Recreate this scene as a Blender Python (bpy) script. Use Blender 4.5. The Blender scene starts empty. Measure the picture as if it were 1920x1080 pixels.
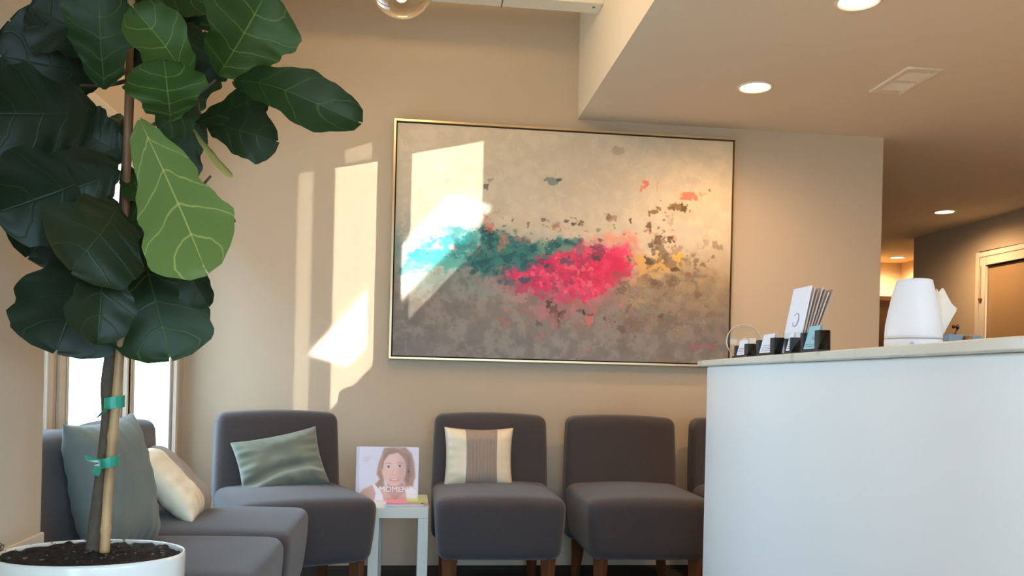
import bpy, bmesh, math, random
import numpy as np
from mathutils import Vector, Matrix, noise

# ------------------------------------------------------------------ camera
F, PPY, YAW, ROLL, CAMH = 1585.0, 704.0, 0.1149, -0.0240, 1.0
cy_, sy_ = math.cos(YAW), math.sin(YAW)
cr_, sr_ = math.cos(ROLL), math.sin(ROLL)
FWD = Vector((sy_, cy_, 0)); R0 = Vector((cy_, -sy_, 0)); D0 = Vector((0, 0, -1))
RGT = R0 * cr_ + D0 * sr_
DWN = D0 * cr_ - R0 * sr_
sc = bpy.context.scene
COL = sc.collection
cam_d = bpy.data.cameras.new('camera'); cam = bpy.data.objects.new('camera', cam_d); COL.objects.link(cam)
cam_d.sensor_fit = 'HORIZONTAL'; cam_d.sensor_width = 36.0
cam_d.lens = F / 1920 * 36; cam_d.shift_y = (PPY - 540) / 1920
cam_d.clip_start = 0.02
m = Matrix.Identity(4)
for i in range(3):
    m[i][0] = RGT[i]; m[i][1] = -DWN[i]; m[i][2] = -FWD[i]
m[2][3] = CAMH
cam.matrix_world = m
sc.camera = cam

# ------------------------------------------------------------------ view, world, big lights
sc.view_settings.view_transform = 'Standard'
sc.view_settings.look = 'None'
sc.view_settings.exposure = 0.0
sc.view_settings.gamma = 1.0
sc.view_settings.use_curve_mapping = False
cyc = sc.cycles
cyc.use_denoising = True
cyc.max_bounces = 10; cyc.diffuse_bounces = 6; cyc.glossy_bounces = 4; cyc.transmission_bounces = 8; cyc.transparent_max_bounces = 12
cyc.sample_clamp_indirect = 8.0
cyc.caustics_reflective = False; cyc.caustics_refractive = False

SKY = 12.0
w = bpy.data.worlds.new('daylight'); sc.world = w; w.use_nodes = True
bgn = w.node_tree.nodes['Background']
bgn.inputs[0].default_value = (0.53, 0.76, 1.0, 1); bgn.inputs[1].default_value = SKY

XW, XP, YB, ZC, ZH, XH = -1.16, -0.90, 4.425, 2.368, 3.05, 0.829   # window wall, near wall, back wall, low ceiling, high ceiling, header

def area(name, loc, aim, sx, sy, power, color=(1, 1, 1), spread=180, rot=0.0, portal=False):
    l = bpy.data.lights.new(name, 'AREA'); l.shape = 'RECTANGLE'; l.size = sx; l.size_y = sy
    l.energy = power; l.color = color; l.spread = math.radians(spread)
    o = bpy.data.objects.new(name, l); COL.objects.link(o)
    d = Vector(aim).normalized()
    h = d.cross(Vector((0, 0, 1))).normalized(); u = h.cross(d)
    h2 = h * math.cos(rot) + u * math.sin(rot); u2 = -h * math.sin(rot) + u * math.cos(rot)
    M = Matrix.Identity(4)
    for i in range(3):
        M[i][0] = h2[i]; M[i][1] = u2[i]; M[i][2] = -d[i]; M[i][3] = loc[i]
    o.matrix_world = M
    if portal: l.cycles.is_portal = True
    return o

sun_l = bpy.data.lights.new('sun', 'SUN'); sun_l.energy = 25; sun_l.angle = math.radians(.5); sun_l.color = (1, .95, .86)
sun = bpy.data.objects.new('sun', sun_l); COL.objects.link(sun); sun.rotation_euler = (0, math.radians(40), 0)   # over the roof, onto the street side
# portals only help sampling of the sky through the openings
area('portal_a', (XW - .07, 3.26, 1.15), (1, 0, 0), 2.1, 1.6, 1, portal=True)
area('portal_b', (XP - .12, -.28, 1.25), (1, 0, 0), 2.25, 2.0, 1, portal=True)
area('portal_c', (1.07, -1.72, 1.1), (0, 1, 0), 3.4, 2.3, 1, portal=True)

# low sun thrown back up through the side windows by glass across the street
def beam(name, wallpt, d, dist, sx, sy, power, color, spread, rot=0.0):
    d = Vector(d).normalized()
    return area(name, Vector(wallpt) - d * dist, d, sx, sy, power, color, spread, rot)
DB = (1.29, 1.0, 0.29)
beam('sun_glint', (-.044, 4.41, 1.62), DB, 6.2, .493, 2.2, 7.4, (1, .97, .86), 0.12)
beam('sun_glint_band', (-.07, 4.41, 1.475), (1.245, 1.0, .285), 6.2, .87, .165, 3.5, (1, .98, .92), 0.5, math.radians(57.5))
beam('sun_glint_faint', (-.595, 4.41, 1.55), (1.29, 1.0, .30), 6.0, .045, 1.8, .22, (1, .95, .84), 0.12)
beam('sun_glint_high', (-.31, 4.41, 2.26), (1.25, 1.0, .42), 6.0, .11, .34, .09, (1, .95, .84), 0.12)

# ------------------------------------------------------------------ helpers
def at(x, y, Y):
    d = RGT * ((x - 960) / F) + DWN * ((y - PPY) / F) + FWD
    return Vector((0, 0, CAMH)) + d * (Y / d.y)
def lin(c):
    return tuple(((v / 255) / 12.92 if v / 255 <= .04045 else (((v / 255) + .055) / 1.055) ** 2.4) for v in c)

def mat(name, rgb, rough=.6, spec=.5, metal=0.0, var=0.0, vscale=8, bump=0.0, bscale=60, coat=0.0, sheen=0.0, emit=None, estr=0, trans=0.0, srgb=True):
    m = bpy.data.materials.new(name); m.use_nodes = True
    nt = m.node_tree; b = nt.nodes['Principled BSDF']
    c = lin(rgb) if srgb else rgb
    b.inputs['Base Color'].default_value = (*c, 1)
    b.inputs['Roughness'].default_value = rough; b.inputs['Metallic'].default_value = metal
    b.inputs['Specular IOR Level'].default_value = spec
    b.inputs['Coat Weight'].default_value = coat; b.inputs['Sheen Weight'].default_value = sheen
    if emit:
        b.inputs['Emission Color'].default_value = (*lin(emit), 1); b.inputs['Emission Strength'].default_value = estr
    b.inputs['Transmission Weight'].default_value = trans
    tc = nt.nodes.new('ShaderNodeTexCoord')
    if var:
        n = nt.nodes.new('ShaderNodeTexNoise'); n.inputs['Scale'].default_value = vscale; n.inputs['Detail'].default_value = 5
        nt.links.new(tc.outputs['Object'], n.inputs['Vector'])
        r = nt.nodes.new('ShaderNodeMix'); r.data_type = 'RGBA'
        r.inputs[6].default_value = (*[v * (1 - var) for v in c], 1); r.inputs[7].default_value = (*[min(1, v * (1 + var)) for v in c], 1)
        nt.links.new(n.outputs['Fac'], r.inputs[0]); nt.links.new(r.outputs[2], b.inputs['Base Color'])
    if bump:
        n2 = nt.nodes.new('ShaderNodeTexNoise'); n2.inputs['Scale'].default_value = bscale; n2.inputs['Detail'].default_value = 3
        nt.links.new(tc.outputs['Object'], n2.inputs['Vector'])
        bp = nt.nodes.new('ShaderNodeBump'); bp.inputs['Strength'].default_value = bump; bp.inputs['Distance'].default_value = .004
        nt.links.new(n2.outputs['Fac'], bp.inputs['Height']); nt.links.new(bp.outputs[0], b.inputs['Normal'])
    return m

def attr_mat(name, rough=.6, bump=0.0, spec=.4):
    m = bpy.data.materials.new(name); m.use_nodes = True; nt = m.node_tree; b = nt.nodes['Principled BSDF']
    a = nt.nodes.new('ShaderNodeAttribute'); a.attribute_name = 'pigment'
    nt.links.new(a.outputs['Color'], b.inputs['Base Color'])
    b.inputs['Roughness'].default_value = rough; b.inputs['Specular IOR Level'].default_value = spec
    if bump:
        n = nt.nodes.new('ShaderNodeTexNoise'); n.inputs['Scale'].default_value = 55; n.inputs['Detail'].default_value = 5
        tc = nt.nodes.new('ShaderNodeTexCoord'); nt.links.new(tc.outputs['Object'], n.inputs['Vector'])
        bp = nt.nodes.new('ShaderNodeBump'); bp.inputs['Strength'].default_value = bump; bp.inputs['Distance'].default_value = .004
        nt.links.new(n.outputs['Fac'], bp.inputs['Height']); nt.links.new(bp.outputs[0], b.inputs['Normal'])
    return m

def pane_mat():
    m = bpy.data.materials.new('window_glass'); m.use_nodes = True; nt = m.node_tree
    for n in list(nt.nodes): nt.nodes.remove(n)
    o = nt.nodes.new('ShaderNodeOutputMaterial'); t = nt.nodes.new('ShaderNodeBsdfTransparent'); t.inputs[0].default_value = (.96, .98, .97, 1)
    g = nt.nodes.new('ShaderNodeBsdfGlossy'); g.inputs['Roughness'].default_value = .02
    lw = nt.nodes.new('ShaderNodeLayerWeight'); lw.inputs[0].default_value = .5
    pw = nt.nodes.new('ShaderNodeMath'); pw.operation = 'POWER'; pw.inputs[1].default_value = 5.0; nt.links.new(lw.outputs['Facing'], pw.inputs[0])
    fr = nt.nodes.new('ShaderNodeMath'); fr.operation = 'MULTIPLY_ADD'; fr.inputs[1].default_value = .6; fr.inputs[2].default_value = .035; nt.links.new(pw.outputs[0], fr.inputs[0])
    mx = nt.nodes.new('ShaderNodeMixShader')
    nt.links.new(fr.outputs[0], mx.inputs[0]); nt.links.new(t.outputs[0], mx.inputs[1]); nt.links.new(g.outputs[0], mx.inputs[2]); nt.links.new(mx.outputs[0], o.inputs[0])
    return m

class MB:
    """collects shapes and links them as ONE mesh object"""
    def __init__(s): s.v = []; s.f = []; s.uv = None
    def add(s, verts, faces):
        o = len(s.v); s.v += [tuple(v) for v in verts]; s.f += [tuple(i + o for i in f) for f in faces]; return s
    def box(s, x0, x1, y0, y1, z0, z1, M=None):
        vs = [Vector((x, y, z)) for z in (z0, z1) for y in (y0, y1) for x in (x0, x1)]
        if M: vs = [M @ v for v in vs]
        return s.add(vs, [(0, 2, 3, 1), (4, 5, 7, 6), (0, 1, 5, 4), (2, 6, 7, 3), (0, 4, 6, 2), (1, 3, 7, 5)])
    def rbox(s, hx, hy, hz, r, n=10, fn=None, c=(0, 0, 0)):
        """rounded box, evenly subdivided, optionally pushed through fn"""
        idx = {}; vs = []; fs = []
        def key(i, j, k):
            t = (i, j, k)
            if t not in idx:
                p = [-1 + 2 * a / n for a in t]
                # spacing denser near the edges
                p = [math.sin(a * math.pi / 2) * .55 + a * .45 for a in p]
                q = Vector((p[0] * hx, p[1] * hy, p[2] * hz))
                core = Vector((max(-hx + r, min(hx - r, q.x)), max(-hy + r, min(hy - r, q.y)), max(-hz + r, min(hz - r, q.z))))
                d = q - core
                if d.length > 1e-9: q = core + d.normalized() * min(r, max(abs(d.x), abs(d.y), abs(d.z)) if False else r)
                q = q + Vector(c)
                if fn: q = fn(q)
                idx[t] = len(vs); vs.append(q)
            return idx[t]
        for a in range(n):
            for b in range(n):
                fs.append((key(a, b, 0), key(a, b + 1, 0), key(a + 1, b + 1, 0), key(a + 1, b, 0)))
                fs.append((key(a, b, n), key(a + 1, b, n), key(a + 1, b + 1, n), key(a, b + 1, n)))
                fs.append((key(a, 0, b), key(a + 1, 0, b), key(a + 1, 0, b + 1), key(a, 0, b + 1)))
                fs.append((key(a, n, b), key(a, n, b + 1), key(a + 1, n, b + 1), key(a + 1, n, b)))
                fs.append((key(0, a, b), key(0, a, b + 1), key(0, a + 1, b + 1), key(0, a + 1, b)))
                fs.append((key(n, a, b), key(n, a + 1, b), key(n, a + 1, b + 1), key(n, a, b + 1)))
        return s.add(vs, fs)
    def tube(s, pts, rad, seg=10, cap=True):
        pts = [Vector(p) for p in pts]; n = len(pts)
        if not hasattr(rad, '__len__'): rad = [rad] * n
        t = (pts[1] - pts[0]).normalized(); ref = Vector((1, 0, 0)) if abs(t.x) < .8 else Vector((0, 1, 0))
        nx = t.cross(ref).normalized(); vs = []
        for i, p in enumerate(pts):
            t = (pts[min(i + 1, n - 1)] - pts[max(i - 1, 0)]).normalized()
            nx = (nx - t * nx.dot(t)).normalized(); ny = t.cross(nx)
            for k in range(seg):
                a = 2 * math.pi * k / seg; vs.append(p + (nx * math.cos(a) + ny * math.sin(a)) * rad[i])
        fs = [(i * seg + k, i * seg + (k + 1) % seg, (i + 1) * seg + (k + 1) % seg, (i + 1) * seg + k) for i in range(n - 1) for k in range(seg)]
        if cap: fs += [tuple(range(seg))[::-1], tuple((n - 1) * seg + k for k in range(seg))]
        return s.add(vs, fs)
    def lathe(s, prof, seg=40, c=(0, 0, 0), ex=1.0, ey=1.0):
        vs = []; n = len(prof)
        for r, z in prof:
            for k in range(seg):
                a = 2 * math.pi * k / seg; vs.append((c[0] + r * math.cos(a) * ex, c[1] + r * math.sin(a) * ey, c[2] + z))
        fs = [(i * seg + k, i * seg + (k + 1) % seg, (i + 1) * seg + (k + 1) % seg, (i + 1) * seg + k) for i in range(n - 1) for k in range(seg)]
        if prof[0][0] > 1e-6: fs.append(tuple(range(seg))[::-1])
        if prof[-1][0] > 1e-6: fs.append(tuple((n - 1) * seg + k for k in range(seg)))
        return s.add(vs, fs)
    def prism(s, poly, z0, z1):
        n = len(poly); vs = [(x, y, z0) for x, y in poly] + [(x, y, z1) for x, y in poly]
        fs = [tuple(range(n))[::-1], tuple(range(n, 2 * n))] + [(k, (k + 1) % n, n + (k + 1) % n, n + k) for k in range(n)]
        return s.add(vs, fs)
    def build(s, name, material, parent=None, smooth=False, bevel=0.0, loc=None, subsurf=0, seg=2):
        me = bpy.data.meshes.new(name); me.from_pydata(s.v, [], s.f); me.materials.append(material)
        bm = bmesh.new(); bm.from_mesh(me); bmesh.ops.remove_doubles(bm, verts=bm.verts, dist=1e-6); bmesh.ops.recalc_face_normals(bm, faces=bm.faces)
        bm.to_mesh(me); bm.free()
        if smooth: me.polygons.foreach_set('use_smooth', [True] * len(me.polygons))
        o = bpy.data.objects.new(name, me); COL.objects.link(o)
        if loc is not None: o.location = loc
        if parent: o.parent = parent
        if bevel:
            b = o.modifiers.new('bevel', 'BEVEL'); b.width = bevel; b.segments = seg; b.limit_method = 'ANGLE'; b.angle_limit = math.radians(40)
            me.polygons.foreach_set('use_smooth', [True] * len(me.polygons))
            b.harden_normals = True
        if subsurf:
            b = o.modifiers.new('subsurf', 'SUBSURF'); b.levels = subsurf; b.render_levels = subsurf
        return o

def tag(o, label=None, cat=None, group=None, kind=None):
    if label: o['label'] = label
    if cat: o['category'] = cat
    if group: o['group'] = group
    if kind: o['kind'] = kind
    return o
def thing(name, label, cat, loc=(0, 0, 0), rz=0.0, group=None):
    o = bpy.data.objects.new(name, None); COL.objects.link(o); o.empty_display_size = .05
    o.location = loc; o.rotation_euler = (0, 0, rz)
    return tag(o, label, cat, group)
def copy_tree(o, parent=None):
    c = o.copy(); COL.objects.link(c)
    if parent: c.parent = parent
    for ch in list(o.children): copy_tree(ch, c)
    return c
def st(o, label, cat):
    return tag(o, label, cat, None, 'structure')

def grid_mesh(name, W, H, colors, nx, nz, material, parent=None):
    """flat picture surface in local XZ (0..W, 0..H), facing -Y, with one pigment colour per vertex"""
    xs = np.linspace(0, W, nx); zs = np.linspace(H, 0, nz)
    co = np.zeros((nz, nx, 3), np.float32); co[:, :, 0] = xs[None, :]; co[:, :, 2] = zs[:, None]
    i = np.arange(nz * nx).reshape(nz, nx)
    q = np.stack([i[:-1, :-1], i[1:, :-1], i[1:, 1:], i[:-1, 1:]], -1).reshape(-1, 4).astype(np.int32)
    me = bpy.data.meshes.new(name)
    me.vertices.add(nx * nz); me.vertices.foreach_set('co', co.reshape(-1))
    me.loops.add(q.size); me.loops.foreach_set('vertex_index', q.reshape(-1))
    me.polygons.add(len(q)); me.polygons.foreach_set('loop_start', np.arange(0, q.size, 4, dtype=np.int32))
    me.update(calc_edges=True); me.validate()
    a = me.color_attributes.new('pigment', 'FLOAT_COLOR', 'POINT')
    rgba = np.ones((nz * nx, 4), np.float32)
    c = colors.reshape(-1, 3) / 255.0
    rgba[:, :3] = np.where(c <= .04045, c / 12.92, ((c + .055) / 1.055) ** 2.4)
    a.data.foreach_set('color', rgba.reshape(-1))
    me.materials.append(material)
    o = bpy.data.objects.new(name, me); COL.objects.link(o)
    if parent: o.parent = parent
    return o

def text_part(name, body, size, material, parent, M, extrude=.0004, align='LEFT'):
    cu = bpy.data.curves.new(name, 'FONT'); cu.body = body; cu.size = size; cu.extrude = extrude; cu.align_x = align
    tmp = bpy.data.objects.new(name + '_outline', cu); COL.objects.link(tmp)
    dg = bpy.context.evaluated_depsgraph_get(); dg.update()
    me = bpy.data.meshes.new_from_object(tmp.evaluated_get(dg)); bpy.data.objects.remove(tmp)
    me.materials.clear(); me.materials.append(material)
    o = bpy.data.objects.new(name, me); COL.objects.link(o); o.parent = parent; o.matrix_local = M
    return o

# ------------------------------------------------------------------ materials
M_WALL = mat('wall_paint', (197, 182, 160), .75, .25, var=.025, vscale=3, bump=.05, bscale=220)
M_CEIL = mat('ceiling_paint', (224, 211, 190), .8, .2, var=.02, vscale=3)
M_TRIM = mat('trim_paint', (216, 208, 194), .45, .4, var=.02)
M_BEAM = mat('beam_paint', (232, 224, 205), .55, .3, var=.03, vscale=14, bump=.08, bscale=40)
M_FLOOR = mat('charcoal_carpet', (52, 50, 48), .95, .1, var=.25, vscale=90, bump=.5, bscale=300)
M_STREET = mat('pale_concrete', (190, 190, 186), .9, .2, var=.1, vscale=2)
M_GLASS = pane_mat()
M_FRAMEW = mat('window_frame_paint', (224, 220, 212), .4, .5, var=.01)

# ------------------------------------------------------------------ setting
st(MB().box(-1.21, 6.2, -1.8, 9.3, -.12, 0).build('floor', M_FLOOR), 'dark charcoal carpet floor', 'floor')
st(MB().box(-30, -1.21, -25, 40, -.75, -.6).build('ground_outside', M_STREET), 'pale paved ground outside the windows', 'ground')
st(MB().box(-1.21, 25, -40, -1.82, -.75, -.6).build('street_outside', mat('grey_asphalt', (92, 92, 92), .9, .2, var=.15, vscale=4)), 'grey asphalt street in front of the shop window', 'street')
st(MB().box(-14, -6.2, -16, 2.4, -.6, 6).build('sky_blocker_outside', mat('sky_blocker_brown', (112, 88, 74), .85, .2, var=.15, vscale=5)), 'unseen brown building added across the side street to block sky light', 'building')  # unseen block added outside to dim the sky light on the back wall
st(MB().box(1.75, 4.6, -1.66, YB, 0, .012).build('floor_bounce', mat('pale_bounce_floor', (196, 170, 130), .5, .4, var=.12, vscale=6)), 'unseen pale floor added behind the reception desk to bounce light', 'floor')  # unseen pale patch, added to bounce lamp light up to the ceiling
b = MB().box(XW - .05, 2.553, YB, YB + .12, 0, ZH)
st(b.build('wall_back', M_WALL), 'warm beige back wall that carries the large painting', 'wall')
# window wall with two tall openings and the nearer, thicker wall with one opening
WY = [(2.97, 3.54), (3.635, 4.25), (2.26, 2.80)]; WZ0, WZ1 = .42, 1.905
b = MB()
b.box(XW - .05, XW, 2.10, 2.26, 0, ZH).box(XW - .05, XW, 2.80, 2.97, WZ0, WZ1).box(XW - .05, XW, 3.54, 3.635, WZ0, WZ1).box(XW - .05, XW, 4.25, YB, 0, ZH)
b.box(XW - .05, XW, 2.26, 4.25, 0, WZ0).box(XW - .05, XW, 2.26, 4.25, WZ1, ZH)
st(b.build('wall_left', M_WALL), 'beige wall with two tall bright windows', 'wall')
b = MB().box(XP - .46, XP, .85, 2.19, 0, ZH).box(XP - .1, XP, -1.8, -1.4, 0, ZH).box(XP - .1, XP, -1.4, .85, 0, .25).box(XP - .1, XP, -1.4, .85, 2.25, ZH)
st(b.build('wall_left_near', M_WALL, bevel=.004), 'taupe wall end at the left edge of the room', 'wall')
st(MB().box(XP - .05, XP + .006, 1.5, 2.196, 0, .588).build('baseboard_left', M_TRIM, bevel=.003), 'low painted wall trim behind the white planter', 'trim')
b = MB().box(-1.0, -.6, -1.8, -1.66, 0, ZH).box(2.75, 6.2, -1.8, -1.66, 0, ZH).box(-.6, 2.75, -1.8, -1.66, 0, .1).box(-.6, 2.75, -1.8, -1.66, 2.1, ZH)
st(b.build('wall_front', M_WALL), 'street side wall with a wide shop window', 'wall')
st(MB().box(-1.4, XH, -1.8, YB + .1, ZH, ZH + .1).build('ceiling_high', M_CEIL), 'high ceiling over the seating area', 'ceiling')
st(MB().box(XH + .1, 6.2, -1.8, 9.3, ZC, ZC + .1).box(XH, XH + .1, YB + .1, 9.3, ZC, ZC + .1).build('ceiling', M_CEIL), 'lower ceiling with round lights and a vent', 'ceiling')
st(MB().box(XH, XH + .1, -1.8, YB, ZC, ZH + .1).build('wall_header', M_CEIL), 'cream drop wall where the lower ceiling begins', 'wall')
b = MB().box(4.6, 4.72, -1.8, 5.42, 0, ZC).box(4.6, 4.72, 6.37, 7.41, 0, ZC).box(4.6, 4.72, 5.42, 6.37, 1.985, ZC).box(4.72, 5.55, 7.29, 7.41, 0, ZC)
st(b.build('wall_right', M_WALL), 'tan wall with a framed door', 'wall')
st(MB().box(5.41, 5.53, 7.41, 9.07, 0, ZC).build('wall_niche', M_WALL), 'side wall of the lit far niche', 'wall')
st(MB().box(-1.4, 5.53, 8.95, 9.07, 0, ZC).box(-.6, -.48, YB + .12, 8.95, 0, ZC).build('wall_far', M_WALL), 'far wall lit by a ceiling lamp above a cabinet', 'wall')
st(MB().box(-.6, XH, YB + .1, 9.3, ZC, ZC + .1).build('ceiling_rear', M_CEIL), 'ceiling of the rear rooms', 'ceiling')

def window(name, y0, y1, z0, z1, x, label, depth=.065):
    f = MB(); t = .028
    xo, xi = x - depth + .025, x - depth + .06
    f.box(xo, xi, y0, y0 + t, z0, z1).box(xo, xi, y1 - t, y1, z0, z1).box(xo, xi, y0, y1, z0, z0 + t).box(xo, xi, y0, y1, z1 - t, z1)
    fr = f.build(name, M_FRAMEW, bevel=.003)
    MB().box(xo + .02, xo + .026, y0 + t - .006, y1 - t + .006, z0 + t - .006, z1 - t + .006).build('pane', M_GLASS, fr)
    c = MB(); w_ = .06   # casing on the room side
    c.box(x, x + .012, y0 - w_, y0, z0 - w_, z1 + w_).box(x, x + .012, y1, y1 + w_, z0 - w_, z1 + w_).box(x, x + .012, y0, y1, z1, z1 + w_).box(x, x + .03, y0, y1, z0 - w_, z0)
    c.box(x + .012, x + .018, y1, y1 + .014, z0, z1).box(x + .012, x + .018, y0 - .014, y0, z0, z1)
    c.build('casing', M_TRIM, fr, bevel=.003)
    return st(fr, label, 'window')
window('window_1', *WY[1], WZ0, WZ1, XW, 'tall bright window nearest the corner')
window('window_2', *WY[0], WZ0, WZ1, XW, 'tall bright window behind the fig trunk')
window('window_5', *WY[2], WZ0, WZ1, XW, 'tall bright window hidden behind the near wall end')
window('window_3', -1.4, .85, .25, 2.25, XP, 'wide side window beside the viewer', .09)
f = MB()
for x in (-.6, .5, 1.6, 2.71): f.box(x, x + .04, -1.78, -1.7, .1, 2.1)
f.box(-.6, 2.75, -1.78, -1.7, .1, .15).box(-.6, 2.75, -1.78, -1.7, 2.05, 2.1)
fr = st(f.build('window_4', M_FRAMEW, bevel=.003), 'wide shop window in the street side wall', 'window')
MB().box(-.57, 2.72, -1.745, -1.74, .13, 2.07).build('pane', M_GLASS, fr)

# parapet added outside, unseen, to clip the glint along a slope
d_ = Vector(DB).normalized(); h_ = d_.cross(Vector((0, 0, 1))).normalized(); u_ = h_.cross(d_)
def outp(X, Z, t): return Vector((X, 4.41, Z)) - d_ * t
p = [outp(-.75, .46, 5.3), outp(.75, 2.12, 5.3), outp(.75, .2, 5.3), outp(-.75, -.3, 5.3)]
off = d_ * .08
MB().add(p + [q - off for q in p], [(0, 1, 2, 3), (7, 6, 5, 4), (0, 4, 5, 1), (1, 5, 6, 2), (2, 6, 7, 3), (3, 7, 4, 0)]).build('glint_blocker_outside', M_STREET)
st(bpy.data.objects['glint_blocker_outside'], 'unseen added sloping parapet outside the windows', 'blocker')

# painted beam under the high ceiling
b = MB().box(XW, XH, 3.84, 3.95, 2.728, 2.85)
be = st(b.build('trim_1', M_BEAM, bevel=.004), 'white painted beam crossing under the high ceiling', 'beam')
MB().box(.36, .366, 3.838, 3.952, 2.7265, 2.852).build('joint', mat('beam_joint', (120, 105, 84), .8), be)
MB().lathe([(.0, -.004), (.006, -.003), (.007, 0), (.007, .004)], 12, (.79, 3.88, 2.727)).build('bolt', mat('dull_bolt', (150, 130, 104), .5, metal=.5), be)

# door in the right wall
f = MB().box(4.575, 4.6, 6.37, 6.484, 0, 2.1).box(4.575, 4.6, 5.30, 5.42, 0, 2.1).box(4.575, 4.6, 5.42, 6.37, 1.985, 2.1)
f.box(4.568, 4.576, 6.44, 6.484, 0, 2.1).box(4.568, 4.576, 5.30, 5.345, 0, 2.1).box(4.568, 4.576, 5.345, 6.44, 2.055, 2.1)
dr = MB().box(4.606, 4.645, 5.422, 6.365, .01, 1.972).build('door_1', mat('door_paint', (164, 136, 100), .5, .4, var=.02))
f.build('door_frame', M_TRIM, dr, bevel=.004)
MB().box(4.598, 4.632, 5.422, 6.368, 1.966, 1.985).build('top_gap_shade', mat('door_gap_dark', (60, 45, 30), .5), dr)  # dark strip stands in for the shaded gap above the door
MB().lathe([(.0, 0), (.03, .002), (.03, .012), (.012, .018), (.012, .04), (.028, .05), (.03, .065), (.0, .075)], 20).build('handle', mat('door_handle_metal', (120, 105, 80), .3, metal=1), dr, True)
h = bpy.data.objects['handle']; h.location = (4.606, 5.52, 1.0); h.rotation_euler = (0, -math.pi / 2, 0)
st(dr, 'tan door in a pale frame on the right wall', 'door')

# ------------------------------------------------------------------ ceiling lights and vent
M_RING = mat('light_trim', (225, 215, 195), .4, .5)
M_LENS = mat('lamp_lens', (255, 240, 214), .5, emit=(255, 222, 170), estr=14)
def downlight(x, y, label, power, r=.082, spot=172):
    t = thing('ceiling_light', label, 'ceiling light', (x, y, ZC), 0, 'round recessed ceiling lights')
    MB().lathe([(r, 0), (r * 1.0, -.004), (r * .95, -.007), (r * .86, -.006), (r * .83, -.001)], 130).build('trim_ring', M_RING, t, True)
    MB().lathe([(r * .83, -.0012), (r * .6, -.004), (0, -.005)], 130).build('lens', M_LENS, t, True)
    l = bpy.data.lights.new('downlight_lamp', 'SPOT'); l.energy = power; l.color = (1.0, .61, .31); l.spot_size = math.radians(spot); l.spot_blend = .8; l.shadow_soft_size = .05
    o = bpy.data.objects.new('downlight_lamp', l); COL.objects.link(o); o.parent = t; o.location = (0, 0, -.03)
    return t
downlight(1.541, 3.778, 'round ceiling light nearest the top right corner of the painting', 35)
downlight(1.543, 2.86, 'round ceiling light cut by the top edge of the picture', 45)
downlight(4.107, 6.214, 'round ceiling light in front of the framed door', 60)
downlight(5.12, 8.55, 'round ceiling light in the far lit niche', 100)

t = thing('ceiling_vent', 'rectangular louvred air vent in the lower ceiling', 'vent', (2.155, 3.572, ZC))
M_VENT = mat('vent_paint', (234, 222, 200), .4, .5)
f = MB().box(-.082, -.055, -.155, .155, -.011, 0).box(.055, .082, -.155, .155, -.008, 0).box(-.055, .055, -.155, -.115, -.008, 0).box(-.055, .055, .115, .155, -.008, 0).box(-.055, .055, -.012, .012, -.008, 0)
f.build('frame', M_VENT, t, bevel=.002)
f = MB()
for k in range(7):
    for y0, y1 in ((-.115, -.012), (.012, .115)):
        x = -.048 + k * .016
        f.box(-.006, .006, y0, y1, -.0008, .0008, Matrix.Translation((x, 0, -.006)) @ Matrix.Rotation(math.radians(35), 4, 'Y'))
f.build('louvres', M_VENT, t)
MB().box(-.055, .055, -.115, .115, -.001, -.0003).build('duct_backing', mat('vent_dark', (60, 48, 34), .8), t)
f = MB()
for y in (-.135, .135): MB().lathe([(.004, -.008), (.004, -.0095), (0, -.0105)], 10, (0, y, 0)).build('screw', M_VENT, t)

for x, y in ((2.5, 1.5), (3.4, 2.2), (2.5, .2)):       # unseen spots without fixtures, added to warm the low ceiling
    l = bpy.data.lights.new('added_desk_spot', 'SPOT'); l.energy = 58; l.color = (1.0, .68, .40); l.spot_size = math.radians(130); l.spot_blend = .8; l.shadow_soft_size = .05
    o = bpy.data.objects.new('added_desk_spot', l); COL.objects.link(o); o.location = (x, y, ZC - .02)
# glass globe pendant
g = at(753, -30, 2.6)
t = thing('pendant_lamp', 'clear glass globe pendant lamp at the top edge', 'pendant lamp', g)
M_CLEAR = mat('clear_glass', (255, 250, 240), .01, .5, trans=1.0); M_CLEAR.node_tree.nodes['Principled BSDF'].inputs['IOR'].default_value = 1.45
R_ = .1; prof = []
for k in range(25):
    a = -math.pi / 2 + (math.pi * .93) * k / 24; prof.append((R_ * math.cos(a), R_ * math.sin(a)))
inner = [((R_ - .0025) * c / R_, (R_ - .0025) * z / R_) for c, z in reversed(prof)]
MB().lathe(prof + inner, 48).build('globe', M_CLEAR, t, True)
M_BRASS = mat('aged_brass', (150, 115, 65), .3, metal=1)
MB().lathe([(0, .075), (.018, .075), (.02, .1), (.035, .1), (.035, .112), (.02, .12), (.012, .15), (0, .15)], 24).build('cap', M_BRASS, t, True)
MB().tube([(0, 0, .145), (0, 0, ZH - g.z)], .003, 8).build('cord', mat('black_cord', (25, 22, 20), .6), t)
MB().lathe([(0, -.015), (.012, -.01), (.02, .01), (.02, .03), (.012, .055), (.012, .08), (0, .08)], 20).build('bulb', M_CLEAR, t, True)
MB().tube([(-.008, 0, .03), (-.006, 0, .0), (0, .002, .02), (.006, 0, .0), (.008, 0, .03)], .0012, 6).build('filament', mat('hot_filament', (255, 190, 90), .5, emit=(255, 170, 70), estr=60), t)
l = bpy.data.lights.new('pendant_light', 'POINT'); l.energy = 10; l.color = (1.0, .64, .32); l.shadow_soft_size = .02
o = bpy.data.objects.new('pendant_light', l); COL.objects.link(o); o.parent = t; o.location = (0, 0, -.035)

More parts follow.
